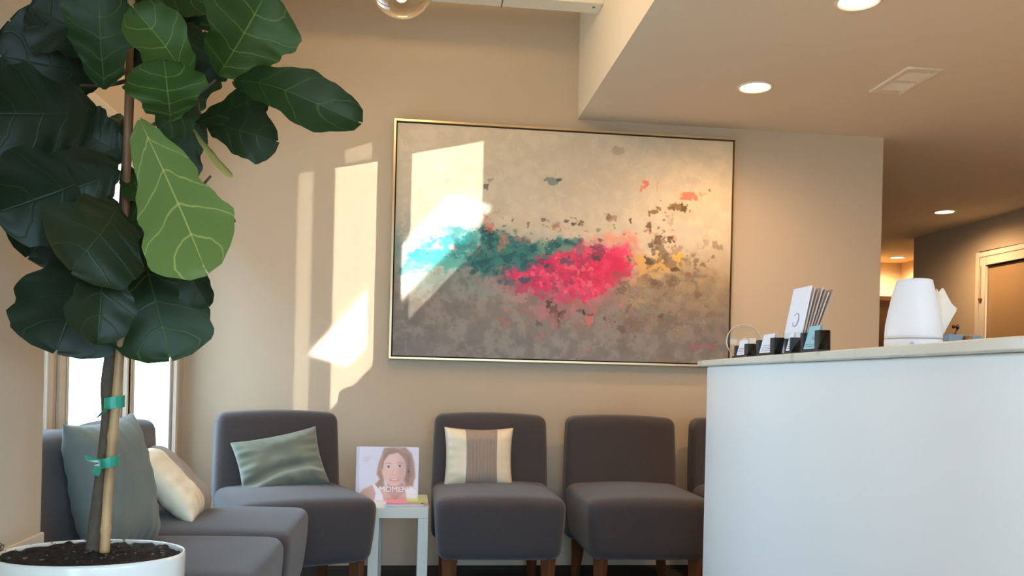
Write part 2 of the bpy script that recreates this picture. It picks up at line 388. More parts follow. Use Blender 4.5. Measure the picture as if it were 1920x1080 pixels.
l = bpy.data.lights.new('added_upper_light', 'POINT'); l.energy = 21; l.color = (1.0, .68, .33); l.shadow_soft_size = .06  # unseen light without a fixture, added to warm the upper wall and header
o = bpy.data.objects.new('added_upper_light', l); COL.objects.link(o); o.location = (-.1, 3.05, 2.74)

# ------------------------------------------------------------------ chairs
def fabric(name, rgb):
    m = mat(name, rgb, .95, .15, var=.16, vscale=160, bump=.35, bscale=420, sheen=.25)
    return m
M_CHAIR = fabric('charcoal_chair_fabric', (73, 68, 69))
M_LEG = mat('walnut_leg', (104, 64, 40), .45, .4, var=.25, vscale=20)
HW = .285
def make_chair(label):
    t = thing('slipper_chair', label, 'chair', (0, 0, 0), 0, 'grey armless chairs along the walls')
    def seat_fn(q):
        top = max(0, min(1, (q.z - .2) / .27))
        fx = 1 - .07 * (1 - top) ** 2
        crown = .022 * (1 - (q.x / HW) ** 2) * top * (1 - ((q.y + .40) / .34) ** 2 * .7)
        yy = q.y
        if q.y < -.5: yy = q.y + .025 * (1 - top) ** 2 - .012 * (1 - (q.x / HW) ** 2)
        return Vector((q.x * fx, yy, q.z + crown))
    MB().rbox(HW, .325, .135, .042, 16, seat_fn, (0, -.395, .335)).build('seat', M_CHAIR, t, True)
    def back_fn(q):
        v = max(0, min(1, (q.z - .2) / .61))
        lean = .06 * (1 - v) ** 1.5                    # lower part comes forward
        taper = 1.0 - .035 * v ** 2 + .012 * math.sin(v * math.pi)
        crown = .014 * (1 - (q.x / HW) ** 2) * max(0, (v - .6) / .4)
        bow = -.015 * (1 - (q.x / HW) ** 2) if q.y < -.06 else 0
        return Vector((q.x * taper, q.y - lean + bow, q.z + crown))
    MB().rbox(HW, .07, .301, .04, 20, back_fn, (0, -.075, .4975)).build('backrest', M_CHAIR, t, True)
    for sx in (-1, 1):
        for y, k in ((-.655, 1), (-.13, -1)):
            MB().tube([(sx * .215, y, .215), (sx * .215, y + .004 * k, .12), (sx * .222, y - .012 * k, 0)], [.036, .031, .022], 4).build('leg', M_LEG, t, bevel=.003)
    return t
CH = [((.384, 4.30), 0.0, 'grey armless chair holding the upright cream cushion with a pleated band'),
      ((1.047, 4.30), 0.0, 'empty grey armless chair beside the white desk'),
      ((1.70, 4.30), 0.0, 'grey armless chair mostly hidden behind the white desk'),
      ((-.662, 4.135), math.radians(21.5), 'grey armless chair angled in the corner below the bare wall'),
      ((-1.115, 3.08), math.radians(90), 'grey armless chair by the window with a leaning cream cushion'),
      ((-1.12, 2.492), math.radians(90), 'grey armless chair by the window behind the white planter')]
proto = make_chair(CH[0][2])
for i, (xy, rz, lab) in enumerate(CH):
    c = proto if i == 0 else copy_tree(proto)
    c.location = (xy[0], xy[1], 0); c.rotation_euler = (0, 0, rz); c['label'] = lab

# ------------------------------------------------------------------ cushions
def cushion_mesh(W, H, T, seed, n=44, wr=.006, fold=None):
    """front and back skins of a stuffed cushion in local XZ, bulging along -Y and +Y"""
    vs = []; fs = []
    def P(u, v, s):
        pinch = 1 - .07 * (1 - v * v) ; pinch2 = 1 - .085 * (1 - u * u)
        x = u * W / 2 * pinch; z = v * H / 2 * pinch2
        e = max(0, 1 - u ** 4) ** .6 * max(0, 1 - v ** 4) ** .6
        th = T / 2 * e
        nz = noise.noise(Vector((u * 2.3 + seed, v * 2.3, s))) * wr * 1.6 * e
        edge = max(abs(u), abs(v))
        nz += wr * (edge ** 4) * e * math.sin((u * 7 if abs(v) > abs(u) else v * 7) * 3.1 + seed * 3) * .8
        y = -s * (th + nz)
        if fold and s > 0: y += fold(u, v) * e
        return (x, y, z)
    for s in (1, -1):
        o = len(vs)
        for j in range(n + 1):
            for i in range(n + 1): vs.append(P(-1 + 2 * i / n, -1 + 2 * j / n, s))
        for j in range(n):
            for i in range(n):
                a = o + j * (n + 1) + i; q = (a, a + 1, a + n + 2, a + n + 1)
                fs.append(q if s > 0 else q[::-1])
    return MB().add(vs, fs), P
def place(o, c, right, up):
    r = Vector(right).normalized(); u = Vector(up); u = (u - r * u.dot(r)).normalized(); y = u.cross(r)  # -y faces viewer
    M = Matrix.Identity(4)
    for i in range(3): M[i][0] = r[i]; M[i][1] = y[i]; M[i][2] = u[i]; M[i][3] = c[i]
    o.matrix_world = M
def band_mesh(P, u0, u1, ridges, lift=.0035, n=120, nv=40):
    vs = []; fs = []
    for j in range(nv + 1):
        v = -.985 + 1.97 * j / nv
        for i in range(n + 1):
            u = u0 + (u1 - u0) * i / n
            x, y, z = P(u, v, 1)
            w_ = .35 * noise.noise(Vector((u * 1.5, v * 1.6, 7))) + .12 * noise.noise(Vector((u * 9, v * 3, 3)))
            ph = (i / n) * ridges + w_
            r = (ph % 1.0); r = (1 - r) ** 3 if r > .04 else r / .04
            edge = min(1, min(i, n - i) / 3)
            vs.append((x, y - lift * .3 - .0045 * r * edge * (1 - abs(v) ** 8), z))
    for j in range(nv):
        for i in range(n):
            a = j * (n + 1) + i; fs.append((a, a + 1, a + n + 2, a + n + 1))
    return MB().add(vs, fs)
M_SAGE = mat('sage_velvet', (116, 121, 107), .85, .2, var=.08, vscale=12, bump=.15, bscale=200, sheen=.4)
M_SAGEB = mat('sage_cotton', (110, 119, 114), .9, .2, var=.08, vscale=12, bump=.15, bscale=200, sheen=.2)
M_SATIN = mat('cream_satin', (226, 214, 188), .36, .5, var=.05, vscale=10, bump=.25, bscale=16)
M_PLEAT = mat('taupe_pleats', (158, 143, 132), .8, .2, var=.08, vscale=120)
def fold1(u, v):
    d = v + .42 - .16 * math.cos((u - .25) * 2.2)
    return .030 * math.exp(-(d * 6) ** 2) - (.022 if d < -.08 else 0) * min(1, (-d - .08) * 5)
mb, P = cushion_mesh(.385, .275, 0.11, 1.0, wr=.013, fold=fold1)
o = tag(mb.build('cushion', M_SAGE, smooth=True), 'sage green cushion tilted on the corner chair', 'cushion')
place(o, (-.59, 3.90, .582), (.93, .30, .19), (-.30, .30, .90))
mb, P = cushion_mesh(.335, .30, .13, 2.0, wr=.005)
o = tag(mb.build('cushion', M_SATIN, smooth=True), 'cream cushion with a pleated band upright on the chair right of the side table', 'cushion')
band_mesh(P, -.40, .52, 9).build('pleated_band', M_PLEAT, o, True)['label'] = 'taupe pleated band'
place(o, (.316, 4.05, .598), (1, 0, .0), (.0, .16, 1))
mb, P = cushion_mesh(.30, .33, .12, 3.0, wr=.007)
o = tag(mb.build('cushion', M_SATIN, smooth=True), 'cream cushion with a pleated band leaning on the window chair', 'cushion')
band_mesh(P, -.05, .62, 7).build('pleated_band', M_PLEAT, o, True)['label'] = 'taupe pleated band'
place(o, (-.838, 3.08, .595), (-.0, .95, -.02), (-.70, .05, .74))
mb, P = cushion_mesh(.325, .40, .14, 4.0, wr=.007)
o = tag(mb.build('cushion', M_SAGEB, smooth=True), 'large grey green cushion on the chair behind the fig trunk', 'cushion')
place(o, (-.85, 2.54, .655), (.08, .32, .02), (-.20, .0, .98))

# ------------------------------------------------------------------ side table, book, magazines
M_LACK = mat('white_laminate', (214, 213, 204), .4, .45)
TX0, TX1, TY0, TY1, TZ = -.182, .075, 3.69, 4.10, .415
t = thing('side_table', 'small white square legged side table', 'table', ((TX0 + TX1) / 2, (TY0 + TY1) / 2, 0))
hx, hy = (TX1 - TX0) / 2, (TY1 - TY0) / 2
MB().box(-hx, hx, -hy, hy, TZ - .045, TZ).build('tabletop', M_LACK, t, bevel=.002)
for sx in (-1, 1):
    for sy in (-1, 1):
        MB().box(sx * (hx - .0225) - .0225, sx * (hx - .0225) + .0225, sy * (hy - .0225) - .0225, sy * (hy - .0225) + .0225, 0, TZ - .045).build('leg', M_LACK, t, bevel=.002)
mags = [((-.02, 3.757), .19, .13, .007, (206, 196, 205), .03, 'pale lilac magazine lowest on the side table', .0),
        ((-.03, 3.757), .17, .125, .006, (224, 214, 214), -.03, 'white magazine in the middle of the pile on the side table', .0),
        ((-.035, 3.757), .15, .12, .005, (226, 128, 140), .05, 'pink magazine in the upper pile on the side table', .0),
        ((.02, 3.757), .075, .10, .005, (186, 196, 60), -.02, 'yellow green booklet topping the pile on the side table', .0)]
z = TZ + .0005
for (cx, cy), w_, d__, h__, rgb, a, lab, _ in mags:
    t = thing('magazine', lab, 'magazine', (cx, cy, z), a, 'magazines on the side table')
    m_ = mat('magazine_cover', rgb, .3, .5)
    MB().box(-w_ / 2, w_ / 2, -d__ / 2, d__ / 2, h__ - .0008, h__).box(-w_ / 2, w_ / 2, -d__ / 2, d__ / 2, 0, .0008).build('cover', m_, t)
    MB().box(-w_ / 2 + .002, w_ / 2 - .002, -d__ / 2 + .0015, d__ / 2 - .0015, .0008, h__ - .0008).build('pages', mat('magazine_pages', tuple(min(255, int(c * .5 + 112)) for c in rgb), .8), t)
    z += h__ + .0004

rng = np.random.default_rng(5)
def up_noise(h, w_, gy, gx, r=rng):
    g = r.random((gy + 1, gx + 1)); yy = np.linspace(0, gy - 1e-6, h); xx = np.linspace(0, gx - 1e-6, w_)
    y0 = yy.astype(int); x0 = xx.astype(int); fy = (yy - y0)[:, None]; fx = (xx - x0)[None, :]
    fy = fy * fy * (3 - 2 * fy); fx = fx * fx * (3 - 2 * fx)
    return (g[np.ix_(y0, x0)] * (1 - fy) * (1 - fx) + g[np.ix_(y0 + 1, x0)] * fy * (1 - fx) + g[np.ix_(y0, x0 + 1)] * (1 - fy) * fx + g[np.ix_(y0 + 1, x0 + 1)] * fy * fx)
def fbm(h, w_, g, o=4, r=rng):
    s = np.zeros((h, w_)); a = 1; tot = 0
    for k in range(o): s += a * up_noise(h, w_, max(1, int(g * h / w_ * 2 ** k)), g * 2 ** k, r); tot += a; a *= .55
    return s / tot
def sst(a, b, x):
    t = np.clip((x - a) / (b - a), 0, 1); return t * t * (3 - 2 * t)
def poly_sd(px, py, poly):
    """signed distance, positive inside"""
    d = np.full(px.shape, 1e9); inside = np.zeros(px.shape, bool); n = len(poly)
    for i in range(n):
        x0, y0 = poly[i]; x1, y1 = poly[(i + 1) % n]; ex, ey = x1 - x0, y1 - y0
        tt = np.clip(((px - x0) * ex + (py - y0) * ey) / (ex * ex + ey * ey + 1e-12), 0, 1)
        d = np.minimum(d, np.hypot(px - x0 - tt * ex, py - y0 - tt * ey))
        c = ((y0 > py) != (y1 > py)) & (px < (x1 - x0) * (py - y0) / (y1 - y0 + 1e-12) + x0); inside ^= c
    return np.where(inside, d, -d)
def over(img, mask, rgb):
    return img * (1 - mask[..., None]) + np.array(rgb, float) * mask[..., None]

# book cover portrait: coordinates in cover units (x right, y down, 0..1)
NX, NZ = 190, 165
gx, gy = np.meshgrid(np.linspace(0, 1, NX), np.linspace(0, 1, NZ))
img = np.zeros((NZ, NX, 3)) + np.array((222, 216, 232.))
img = over(img, sst(.5, 0, gx) * .5, (232, 228, 240))
def ell(cx, cy, rx, ry, rot=0, soft=.06):
    c, s = math.cos(rot), math.sin(rot); X = ((gx - cx) * c + (gy - cy) * s) / rx; Y = (-(gx - cx) * s + (gy - cy) * c) / ry
    r = np.hypot(X, Y); return sst(1 + soft, 1 - soft, r)
def pol(pts, soft=.008): return sst(-soft, soft, poly_sd(gx, gy, pts))
hn = fbm(NZ, NX, 14, 3)
hair = pol([(.44, .02), (.56, .0), (.78, .0), (.88, .10), (.93, .3), (.95, .55), (.90, .75), (.80, .72), (.76, .4), (.50, .28), (.42, .42), (.44, .55), (.46, .72), (.36, .76), (.31, .70), (.38, .60), (.33, .50), (.36, .3)], .02)
body = pol([(.13, .78), (.32, .68), (.5, .74), (.7, .74), (.82, .60), (.9, .62), (.98, .86), (.98, 1.0), (.0, 1.0), (.05, .88)], .02)
img = over(img, body, (214, 170, 156))
img = over(img, pol([(.26, .68), (.33, .70), (.42, .86), (.45, 1), (.30, 1), (.32, .86)], .012), (236, 230, 240))
img = over(img, pol([(.80, .78), (.9, .74), (.98, .84), (.98, 1), (.82, 1)], .015), (238, 232, 238))
img = over(img, hair, (170, 126, 98)); 
img = over(img, hair * sst(.45, .75, hn) * .6, (212, 172, 138))
img = over(img, pol([(.80, .12), (.86, .2), (.88, .5), (.84, .66), (.76, .62), (.80, .4)], .03) * .7, (112, 76, 60))
img = over(img, pol([(.50, .64), (.75, .62), (.78, .86), (.64, .98), (.50, .86)], .02), (196, 142, 128))
img = over(img, ell(.605, .40, .195, .33, -.05), (232, 186, 170))
img = over(img, ell(.54, .30, .12, .16, 0, .6) * .55, (240, 200, 184))
img = over(img, ell(.77, .46, .10, .30, 0, .6) * .35, (176, 122, 106))
img = over(img, pol([(.43, .16), (.5, .06), (.66, .03), (.80, .12), (.83, .32), (.78, .22), (.66, .10), (.52, .14), (.44, .26), (.425, .42), (.40, .40)], .015), (158, 114, 88))
for cx, cy in ((.515, .372), (.695, .356)):
    img = over(img, ell(cx, cy, .042, .018, -.06, .3), (232, 222, 220)); img = over(img, ell(cx + .003, cy, .019, .019, 0, .3), (92, 100, 106)); img = over(img, ell(cx + .003, cy, .009, .010, 0, .3), (34, 30, 30))
    img = over(img, pol([(cx - .05, cy + .004), (cx - .02, cy - .017), (cx + .02, cy - .019), (cx + .05, cy - .002), (cx + .02, cy - .028), (cx - .02, cy - .027)], .006) * .75, (92, 66, 56))
    img = over(img, pol([(cx - .065, cy - .052), (cx - .01, cy - .082), (cx + .06, cy - .066), (cx + .06, cy - .058), (cx - .01, cy - .066)], .010) * .6, (146, 108, 84))
img = over(img, ell(.588, .45, .014, .09, .06, .9) * .22, (196, 140, 124)); img = over(img, ell(.605, .512, .036, .010, 0, .7) * .4, (184, 122, 110)); img = over(img, ell(.60, .488, .016, .016, 0, .9) * .5, (244, 206, 192))
mc = .615; arc = .9 * (gx - mc) ** 2
def lip(y0, y1, hw_): return sst(-.006, .006, np.minimum(gy + arc - y0, y1 - gy - arc)) * sst(hw_ + .01, hw_ - .02, np.abs(gx - mc))
img = over(img, lip(.588, .630, .082), (206, 128, 124)); img = over(img, lip(.600, .613, .056), (244, 234, 230)); img = over(img, ell(mc, .655, .06, .010, 0, .8) * .35, (190, 132, 120))
img = over(img, ell(.838, .45, .013, .028, 0, .3), (50, 44, 50))
img = over(img, sst(.035, .03, gx) * .8, (206, 198, 216)); img = over(img, (np.abs(gx - .04) < .004) * .6, (176, 168, 190))
for k in range(3): img = over(img, ((np.abs(gy - (.20 + k * .035)) < .006) & (gx > .11) & (gx < .24 - .03 * k)) * .35, (150, 140, 170))
img = np.clip(img, 0, 255)
BX0, BX1, BZ, BH, BY = -.253, .029, TZ + .0005, .244, 3.89
t = thing('book', 'square photo book with a smiling woman on the cover, standing on the side table', 'book', (BX0, BY, BZ))
t.rotation_euler = (-.03, 0, 0)
BWd = BX1 - BX0
o = grid_mesh('cover', BWd, BH, img, NX, NZ, attr_mat('printed_cover', .3, spec=.5), t); o['label'] = 'front cover with a printed portrait'
M_BOARD = mat('cover_board', (222, 214, 226), .35)
MB().box(0, BWd, .0006, .003, 0, BH).box(0, BWd, .022, .0245, 0, BH).box(0, .003, .0006, .0245, 0, BH).build('boards', M_BOARD, t, bevel=.0008)
MB().box(.003, BWd - .004, .003, .022, .003, BH - .003).build('pages', mat('book_pages', (238, 232, 222), .8), t)
Mx = Matrix.Translation((BWd * .37, -.0006, BH * .165)) @ Matrix.Rotation(math.pi / 2, 4, 'X')
text_part('title', 'MOMENTS', .036, mat('title_white', (244, 236, 240), .4), t, Mx)['label'] = 'white cover title'
MB().box(BWd * .36, BWd * .97, -.0005, .0, BH * .125, BH * .129).build('title_rule', mat('title_rule', (232, 190, 186), .5), t)

# ------------------------------------------------------------------ painting
PX0, PX1, PZ0, PZ1, PY = -.134, 1.692, 1.071, 2.304, 4.375
t = thing('framed_painting', 'large abstract painting with teal and pink paint in a thin gold frame', 'painting', (PX0, PY, PZ0))
PW, PH = PX1 - PX0, PZ1 - PZ0
M_GOLD = mat('champagne_frame', (206, 182, 144), .3, metal=.6)
fw = .0115
f = MB().box(0, fw, 0, .05, 0, PH).box(PW - fw, PW, 0, .05, 0, PH).box(fw, PW - fw, 0, .05, 0, fw).box(fw, PW - fw, 0, .05, PH - fw, PH)
f.build('frame', M_GOLD, t, bevel=.0012)
MB().box(fw, PW - fw, .030, .046, fw, PH - fw).build('shadow_gap', mat('black_liner', (22, 16, 12), .8), t)
gap = .0065
cx0, cz0 = fw + gap, fw + gap; CWd, CHt = PW - 2 * cx0, PH - 2 * cz0
NX, NZ = 760, 520
rng = np.random.default_rng(11)
gx, gy = np.meshgrid(np.linspace(0, 1, NX), np.linspace(0, 1, NZ))
# ragged coordinates: patches of palette knife marks shift the edges
bx = up_noise(NZ, NX, 60, 40) - .5; by = up_noise(NZ, NX, 45, 70) - .5
blk = rng.random((58, 76)) - .5; blky = np.repeat(np.repeat(blk, NZ // 58 + 1, 0), NX // 76 + 1, 1)[:NZ, :NX]
f1 = fbm(NZ, NX, 8, 5); f2 = fbm(NZ, NX, 16, 5); f3 = fbm(NZ, NX, 40, 4); f4 = fbm(NZ, NX, 5, 4); f5 = fbm(NZ, NX, 110, 2)
sx_ = gx + .020 * bx + .014 * blky + .05 * (f1 - .5); sy__ = gy + .028 * by + .012 * blky + .07 * (f2 - .5)
img = np.zeros((NZ, NX, 3)) + np.array((214, 202, 182.))
img = over(img, sst(.35, .65, f4) * .5, (206, 194, 172))
img = over(img, sst(.60, .95, gx) * sst(.75, .2, gy) * .5, (222, 200, 158))
low = sst(.50, .80, sy__ + .10 * (f1 - .5) - .05 * sst(.7, 1, gx))
img = over(img, low, (132, 124, 117)); img = over(img, low * sst(.45, .95, gx) * .6, (106, 93, 80)); img = over(img, low * sst(.45, .75, f2) * .28, (138, 126, 112)); img = over(img, sst(.78, 1.0, sy__) * .7, (128, 126, 126))
img = over(img, sst(.45, .65, f3) * .12, (236, 226, 206)); img = over(img, sst(.5, .8, f1) * low * .2, (146, 130, 120))
img = over(img, sst(.2, .0, gx) * np.exp(-((gy - .53) / .12) ** 2) * .75, (122, 150, 148))
img = over(img, sst(.62, .9, gx) * np.exp(-((sy__ - .64) / .13) ** 2) * .6, (150, 122, 86))
def region(poly, soft, rgb, op=1.0, tex=None):
    global img
    mk = sst(-soft, soft, poly_sd(sx_, sy__, poly)) * op
    if tex is not None: mk = mk * tex
    img = over(img, mk, rgb); return mk
teal = [(.04, .555), (.12, .50), (.165, .455), (.28, .455), (.42, .50), (.50, .47), (.57, .50), (.48, .57), (.40, .61), (.35, .70), (.29, .645), (.21, .60), (.09, .62), (.02, .66)]
region([(.0, .52), (.2, .44), (.45, .48), (.4, .68), (.25, .72), (.05, .70)], .06, (106, 134, 130), .55)
mk = region(teal, .012, (44, 112, 112), .95)
img = over(img, mk * sst(.45, .6, f2), (66, 128, 122)); img = over(img, mk * sst(.55, .68, f3) * .8, (24, 84, 92)); img = over(img, mk * sst(.58, .7, f1) * .6, (110, 150, 136))
region([(.40, .49), (.53, .505), (.50, .54), (.42, .55)], .01, (112, 158, 142), .8)
region([(.05, .55), (.15, .48), (.24, .47), (.16, .57), (.06, .62)], .015, (40, 140, 146), .75, sst(.35, .5, f3))
region([(.57, .46), (.62, .43), (.71, .44), (.72, .50), (.60, .51)], .02, (236, 150, 132), .85)
region([(.28, .66), (.44, .56), (.56, .50), (.70, .50), (.72, .62), (.66, .72), (.58, .78), (.44, .80), (.36, .74)], .05, (196, 104, 116), .65)
pink = [(.325, .645), (.43, .565), (.50, .54), (.545, .495), (.62, .50), (.685, .495), (.695, .60), (.64, .675), (.57, .735), (.465, .74), (.39, .71)]
mk = region(pink, .012, (226, 44, 102), .97)
img = over(img, mk * sst(.5, .62, f2) * .7, (240, 84, 122)); img = over(img, mk * sst(.56, .68, f1) * .6, (206, 40, 78)); img = over(img, mk * sst(.64, .72, f3) * .6, (238, 128, 140))
img = over(img, np.exp(-(((gx - .50) / .13) ** 2 + ((gy - .80) / .08) ** 2)) * sst(.45, .65, f2) * .55, (204, 104, 116))
region([(.70, .53), (.79, .50), (.85, .52), (.84, .60), (.74, .62), (.69, .66)], .02, (220, 170, 84), .7, sst(.3, .5, f2))
region([(.77, .50), (.84, .49), (.85, .56), (.79, .57)], .012, (228, 178, 76), .6, sst(.4, .55, f3))
def dab(x, y, w_, h__, rgb, op=.9, rot=0.0, rag=.6):
    """one ragged knife mark"""
    global img
    i0, i1 = max(0, int((x - w_ * 2) * NX)), min(NX, int((x + w_ * 2) * NX) + 1); j0, j1 = max(0, int((y - h__ * 2.4) * NZ)), min(NZ, int((y + h__ * 2.4) * NZ) + 1)
    if i1 <= i0 or j1 <= j0: return
    X = gx[j0:j1, i0:i1] - x; Y = gy[j0:j1, i0:i1] - y; c, s = math.cos(rot), math.sin(rot)
    a = np.maximum(np.abs((X * c + Y * s) / w_), np.abs((-X * s + Y * c) / h__)) + rag * (f3[j0:j1, i0:i1] - .5) * 5 + rag * (f5[j0:j1, i0:i1] - .5) * 3.4 + .25 * np.hypot(X / w_, Y / h__) - .2
    mk = sst(1.25, .75, a) * op * .85
    img[j0:j1, i0:i1] = img[j0:j1, i0:i1] * (1 - mk[..., None]) + np.array(rgb, float) * mk[..., None]
R2 = random.Random(3)
# broad soft patches in the lower field, knife marks over the whole middle
for k in range(260):
    x, y = R2.random(), R2.uniform(.62, 1.0); c = R2.choice([(136, 124, 112), (116, 110, 106), (148, 134, 122), (124, 112, 100), (112, 110, 112)])
    dab(x, y, R2.uniform(.010, .035), R2.uniform(.012, .04), c, R2.uniform(.08, .24), R2.uniform(-.3, .3), .9)
for k in range(220):
    x, y = R2.random(), R2.uniform(.0, .5); c = R2.choice([(222, 212, 194), (206, 194, 174), (216, 200, 172), (198, 188, 170)])
    dab(x, y, R2.uniform(.01, .04), R2.uniform(.012, .04), c, R2.uniform(.12, .35), R2.uniform(-.3, .3), .9)
for k in range(150):
    x, y = R2.gauss(.50, .10), R2.gauss(.615, .06); c = R2.choice([(232, 60, 112), (214, 36, 90), (240, 96, 130), (190, 44, 80), (120, 72, 92), (226, 50, 104)])
    if poly_sd(np.array([x]), np.array([y]), pink)[0] > -.01: dab(x, y, R2.uniform(.005, .018), R2.uniform(.006, .024), c, R2.uniform(.4, .9), R2.uniform(-.4, .4), .8)
for k in range(150):
    x, y = R2.uniform(.05, .56), R2.uniform(.44, .68); c = R2.choice([(30, 92, 98), (70, 132, 124), (48, 118, 118), (96, 140, 126), (22, 72, 82), (150, 120, 104)])
    if poly_sd(np.array([x]), np.array([y]), teal)[0] > -.008: dab(x, y, R2.uniform(.004, .016), R2.uniform(.004, .018), c, R2.uniform(.4, .9), R2.uniform(-.3, .3), .9)
for k in range(110):
    x, y = R2.uniform(.66, .97), R2.gauss(.66, .09); c = R2.choice([(122, 100, 80), (158, 136, 112), (104, 86, 72), (176, 150, 116), (150, 122, 100), (132, 116, 100)])
    dab(x, y, R2.uniform(.006, .018), R2.uniform(.007, .022), c, R2.uniform(.3, .8), R2.uniform(-.3, .3), .8)
for k in range(70):
    x, y = R2.uniform(.16, .84), R2.gauss(.435, .035); c = R2.choice([(110, 92, 74), (92, 70, 62), (140, 122, 96), (84, 104, 96), (200, 130, 112)])
    dab(x, y, R2.uniform(.002, .007), R2.uniform(.002, .008), c, R2.uniform(.4, .9), R2.uniform(-.5, .5), 1.0)
for k in range(60):
    x, y = R2.gauss(.52, .14), R2.gauss(.80, .05); c = R2.choice([(206, 110, 116), (90, 62, 58), (170, 110, 104), (150, 140, 126)])
    dab(x, y, R2.uniform(.003, .010), R2.uniform(.003, .014), c, R2.uniform(.3, .8), R2.uniform(-.4, .4), 1.0)
def pp(x, y): return (x - 745) / 635, (y - 229 - .045 * (x - 745)) / 443
for (x, y, w_, h__, rgb, op) in [(1235, 392, 9, 9, (128, 104, 58), .95), (1262, 391, 6, 3, (112, 88, 50), .9), (1274, 388, 13, 6, (122, 94, 50), .95), (1288, 388, 6, 5, (104, 78, 44), .95), (1300, 367, 11, 8, (232, 122, 96), .95),
        (1338, 356, 5, 4, (128, 100, 60), .9), (1322, 363, 7, 5, (190, 160, 110), .7), (1212, 344, 5, 6, (236, 110, 96), .9), (1203, 350, 2, 6, (232, 120, 100), .8), (1234, 347, 2, 6, (226, 140, 110), .7),
        (1035, 338, 9, 7, (110, 132, 130), .8), (1046, 335, 5, 3, (60, 84, 86), .8), (908, 350, 5, 5, (96, 92, 80), .85), (918, 336, 6, 5, (140, 130, 110), .6), (833, 330, 6, 7, (150, 180, 176), .6), (1155, 278, 8, 6, (168, 152, 128), .6),
        (1072, 410, 5, 5, (110, 76, 66), .95), (1062, 416, 6, 3, (90, 84, 76), .9), (1078, 422, 4, 2, (96, 64, 54), .9), (1140, 408, 4, 5, (128, 100, 76), .9), (1146, 412, 8, 4, (150, 124, 96), .7), (1182, 413, 4, 5, (96, 66, 50), .95),
        (1237, 454, 5, 5, (104, 76, 54), .95), (1259, 452, 7, 5, (92, 66, 48), .95), (1248, 456, 8, 4, (140, 116, 92), .8), (1222, 463, 4, 5, (120, 96, 78), .9), (1230, 490, 14, 7, (112, 100, 84), .8), (1218, 492, 5, 6, (96, 72, 58), .85),
        (1262, 503, 9, 8, (130, 108, 80), .8), (1268, 512, 6, 3, (86, 66, 48), .9), (1300, 520, 6, 3, (150, 96, 80), .9), (1283, 521, 5, 3, (160, 140, 80), .8), (1126, 483, 7, 10, (128, 62, 80), .85), (1120, 490, 5, 4, (90, 62, 74), .9), (1072, 504, 6, 6, (110, 84, 92), .85),
        (1180, 490, 3, 8, (110, 92, 70), .9), (1040, 540, 6, 8, (130, 60, 84), .7), (1032, 577, 4, 6, (80, 58, 52), .95), (1042, 588, 6, 5, (100, 70, 64), .8), (1098, 597, 2.5, 5, (74, 54, 50), .95), (1108, 610, 8, 6, (222, 110, 116), .85), (1020, 600, 7, 5, (222, 110, 110), .7),
        (1308, 586, 8, 5, (196, 100, 100), .7), (1265, 577, 14, 14, (160, 142, 124), .55), (1222, 565, 10, 8, (146, 128, 108), .5), (1245, 600, 6, 5, (92, 74, 62), .7), (1172, 659, 8, 8, (112, 112, 100), .7), (920, 425, 8, 9, (216, 128, 112), .8), (848, 470, 4, 6, (200, 140, 130), .8), (920, 463, 6, 5, (92, 60, 64), .8), (940, 455, 8, 12, (192, 132, 116), .75)]:
    X, Y = pp(x, y); dab(X, Y, w_ / 635, h__ / 443, rgb, op, R2.uniform(-.3, .3), .8)
# signature scribble, illegible in the photograph
for k in range(9):
    X, Y = pp(1306 + k * 6, 664 + 3 * math.sin(k * 2.1)); dab(X, Y, .0022, .011 - .004 * (k % 3), (196, 84, 100), .8, .35 * (1 if k % 2 else -1), .5)
    dab(X + .004, Y + .006, .005, .003, (190, 90, 104), .6, .2, .5)
img *= (1 + .06 * (f3 - .5)[..., None]); img = np.clip(img, 0, 255)
o = grid_mesh('canvas', CWd, CHt, img, NX, NZ, attr_mat('oil_paint', .5, .5, .35), t); o.location = (cx0, .012, cz0)
MB().box(cx0, PW - cx0, .0125, .034, cz0, PH - cz0).build('stretcher', mat('stretcher_cloth', (200, 190, 170), .8), t)

# ------------------------------------------------------------------ reception desk
ZT = 1.07
edge = [(1.034, 3.014), (.988, 2.70), (.945, 2.33), (.912, 2.04), (.878, 1.703), (.853, 1.46), (.838, 1.32), (.82, 1.195), (.803, 1.04), (.80, .85), (.83, .65), (.92, .48), (1.07, .38)]
back = [(1.55, .38), (1.55, 3.09), (1.10, 3.085), (1.06, 3.06)]
def smooth(pts, it=2):
    for _ in range(it):
        q = [pts[0]]
        for a, b_ in zip(pts[:-1], pts[1:]): q += [(a[0] * .75 + b_[0] * .25, a[1] * .75 + b_[1] * .25), (a[0] * .25 + b_[0] * .75, a[1] * .25 + b_[1] * .75)]
        pts = q + [pts[-1]]
    return pts
edge_s = smooth(edge, 1)
M_DESK = mat('white_desk_laminate', (238, 239, 238), .35, .5, var=.01)
M_QUARTZ = bpy.data.materials.new('veined_quartz'); M_QUARTZ.use_nodes = True
nt = M_QUARTZ.node_tree; bs = nt.nodes['Principled BSDF']; bs.inputs['Roughness'].default_value = .25
tc = nt.nodes.new('ShaderNodeTexCoord'); n = nt.nodes.new('ShaderNodeTexNoise'); n.inputs['Scale'].default_value = 7; n.inputs['Detail'].default_value = 8; n.inputs['Distortion'].default_value = 1.6
r = nt.nodes.new('ShaderNodeValToRGB'); r.color_ramp.elements[0].position = .30; r.color_ramp.elements[0].color = (*lin((186, 178, 164)), 1); r.color_ramp.elements[1].position = .44; r.color_ramp.elements[1].color = (*lin((224, 219, 204)), 1)
nt.links.new(tc.outputs['Object'], n.inputs['Vector']); nt.links.new(n.outputs['Fac'], r.inputs[0]); nt.links.new(r.outputs[0], bs.inputs['Base Color'])
t = thing('reception_desk', 'white curved reception desk with a pale stone top', 'desk', (1.2, 1.8, 0))
ins = .022
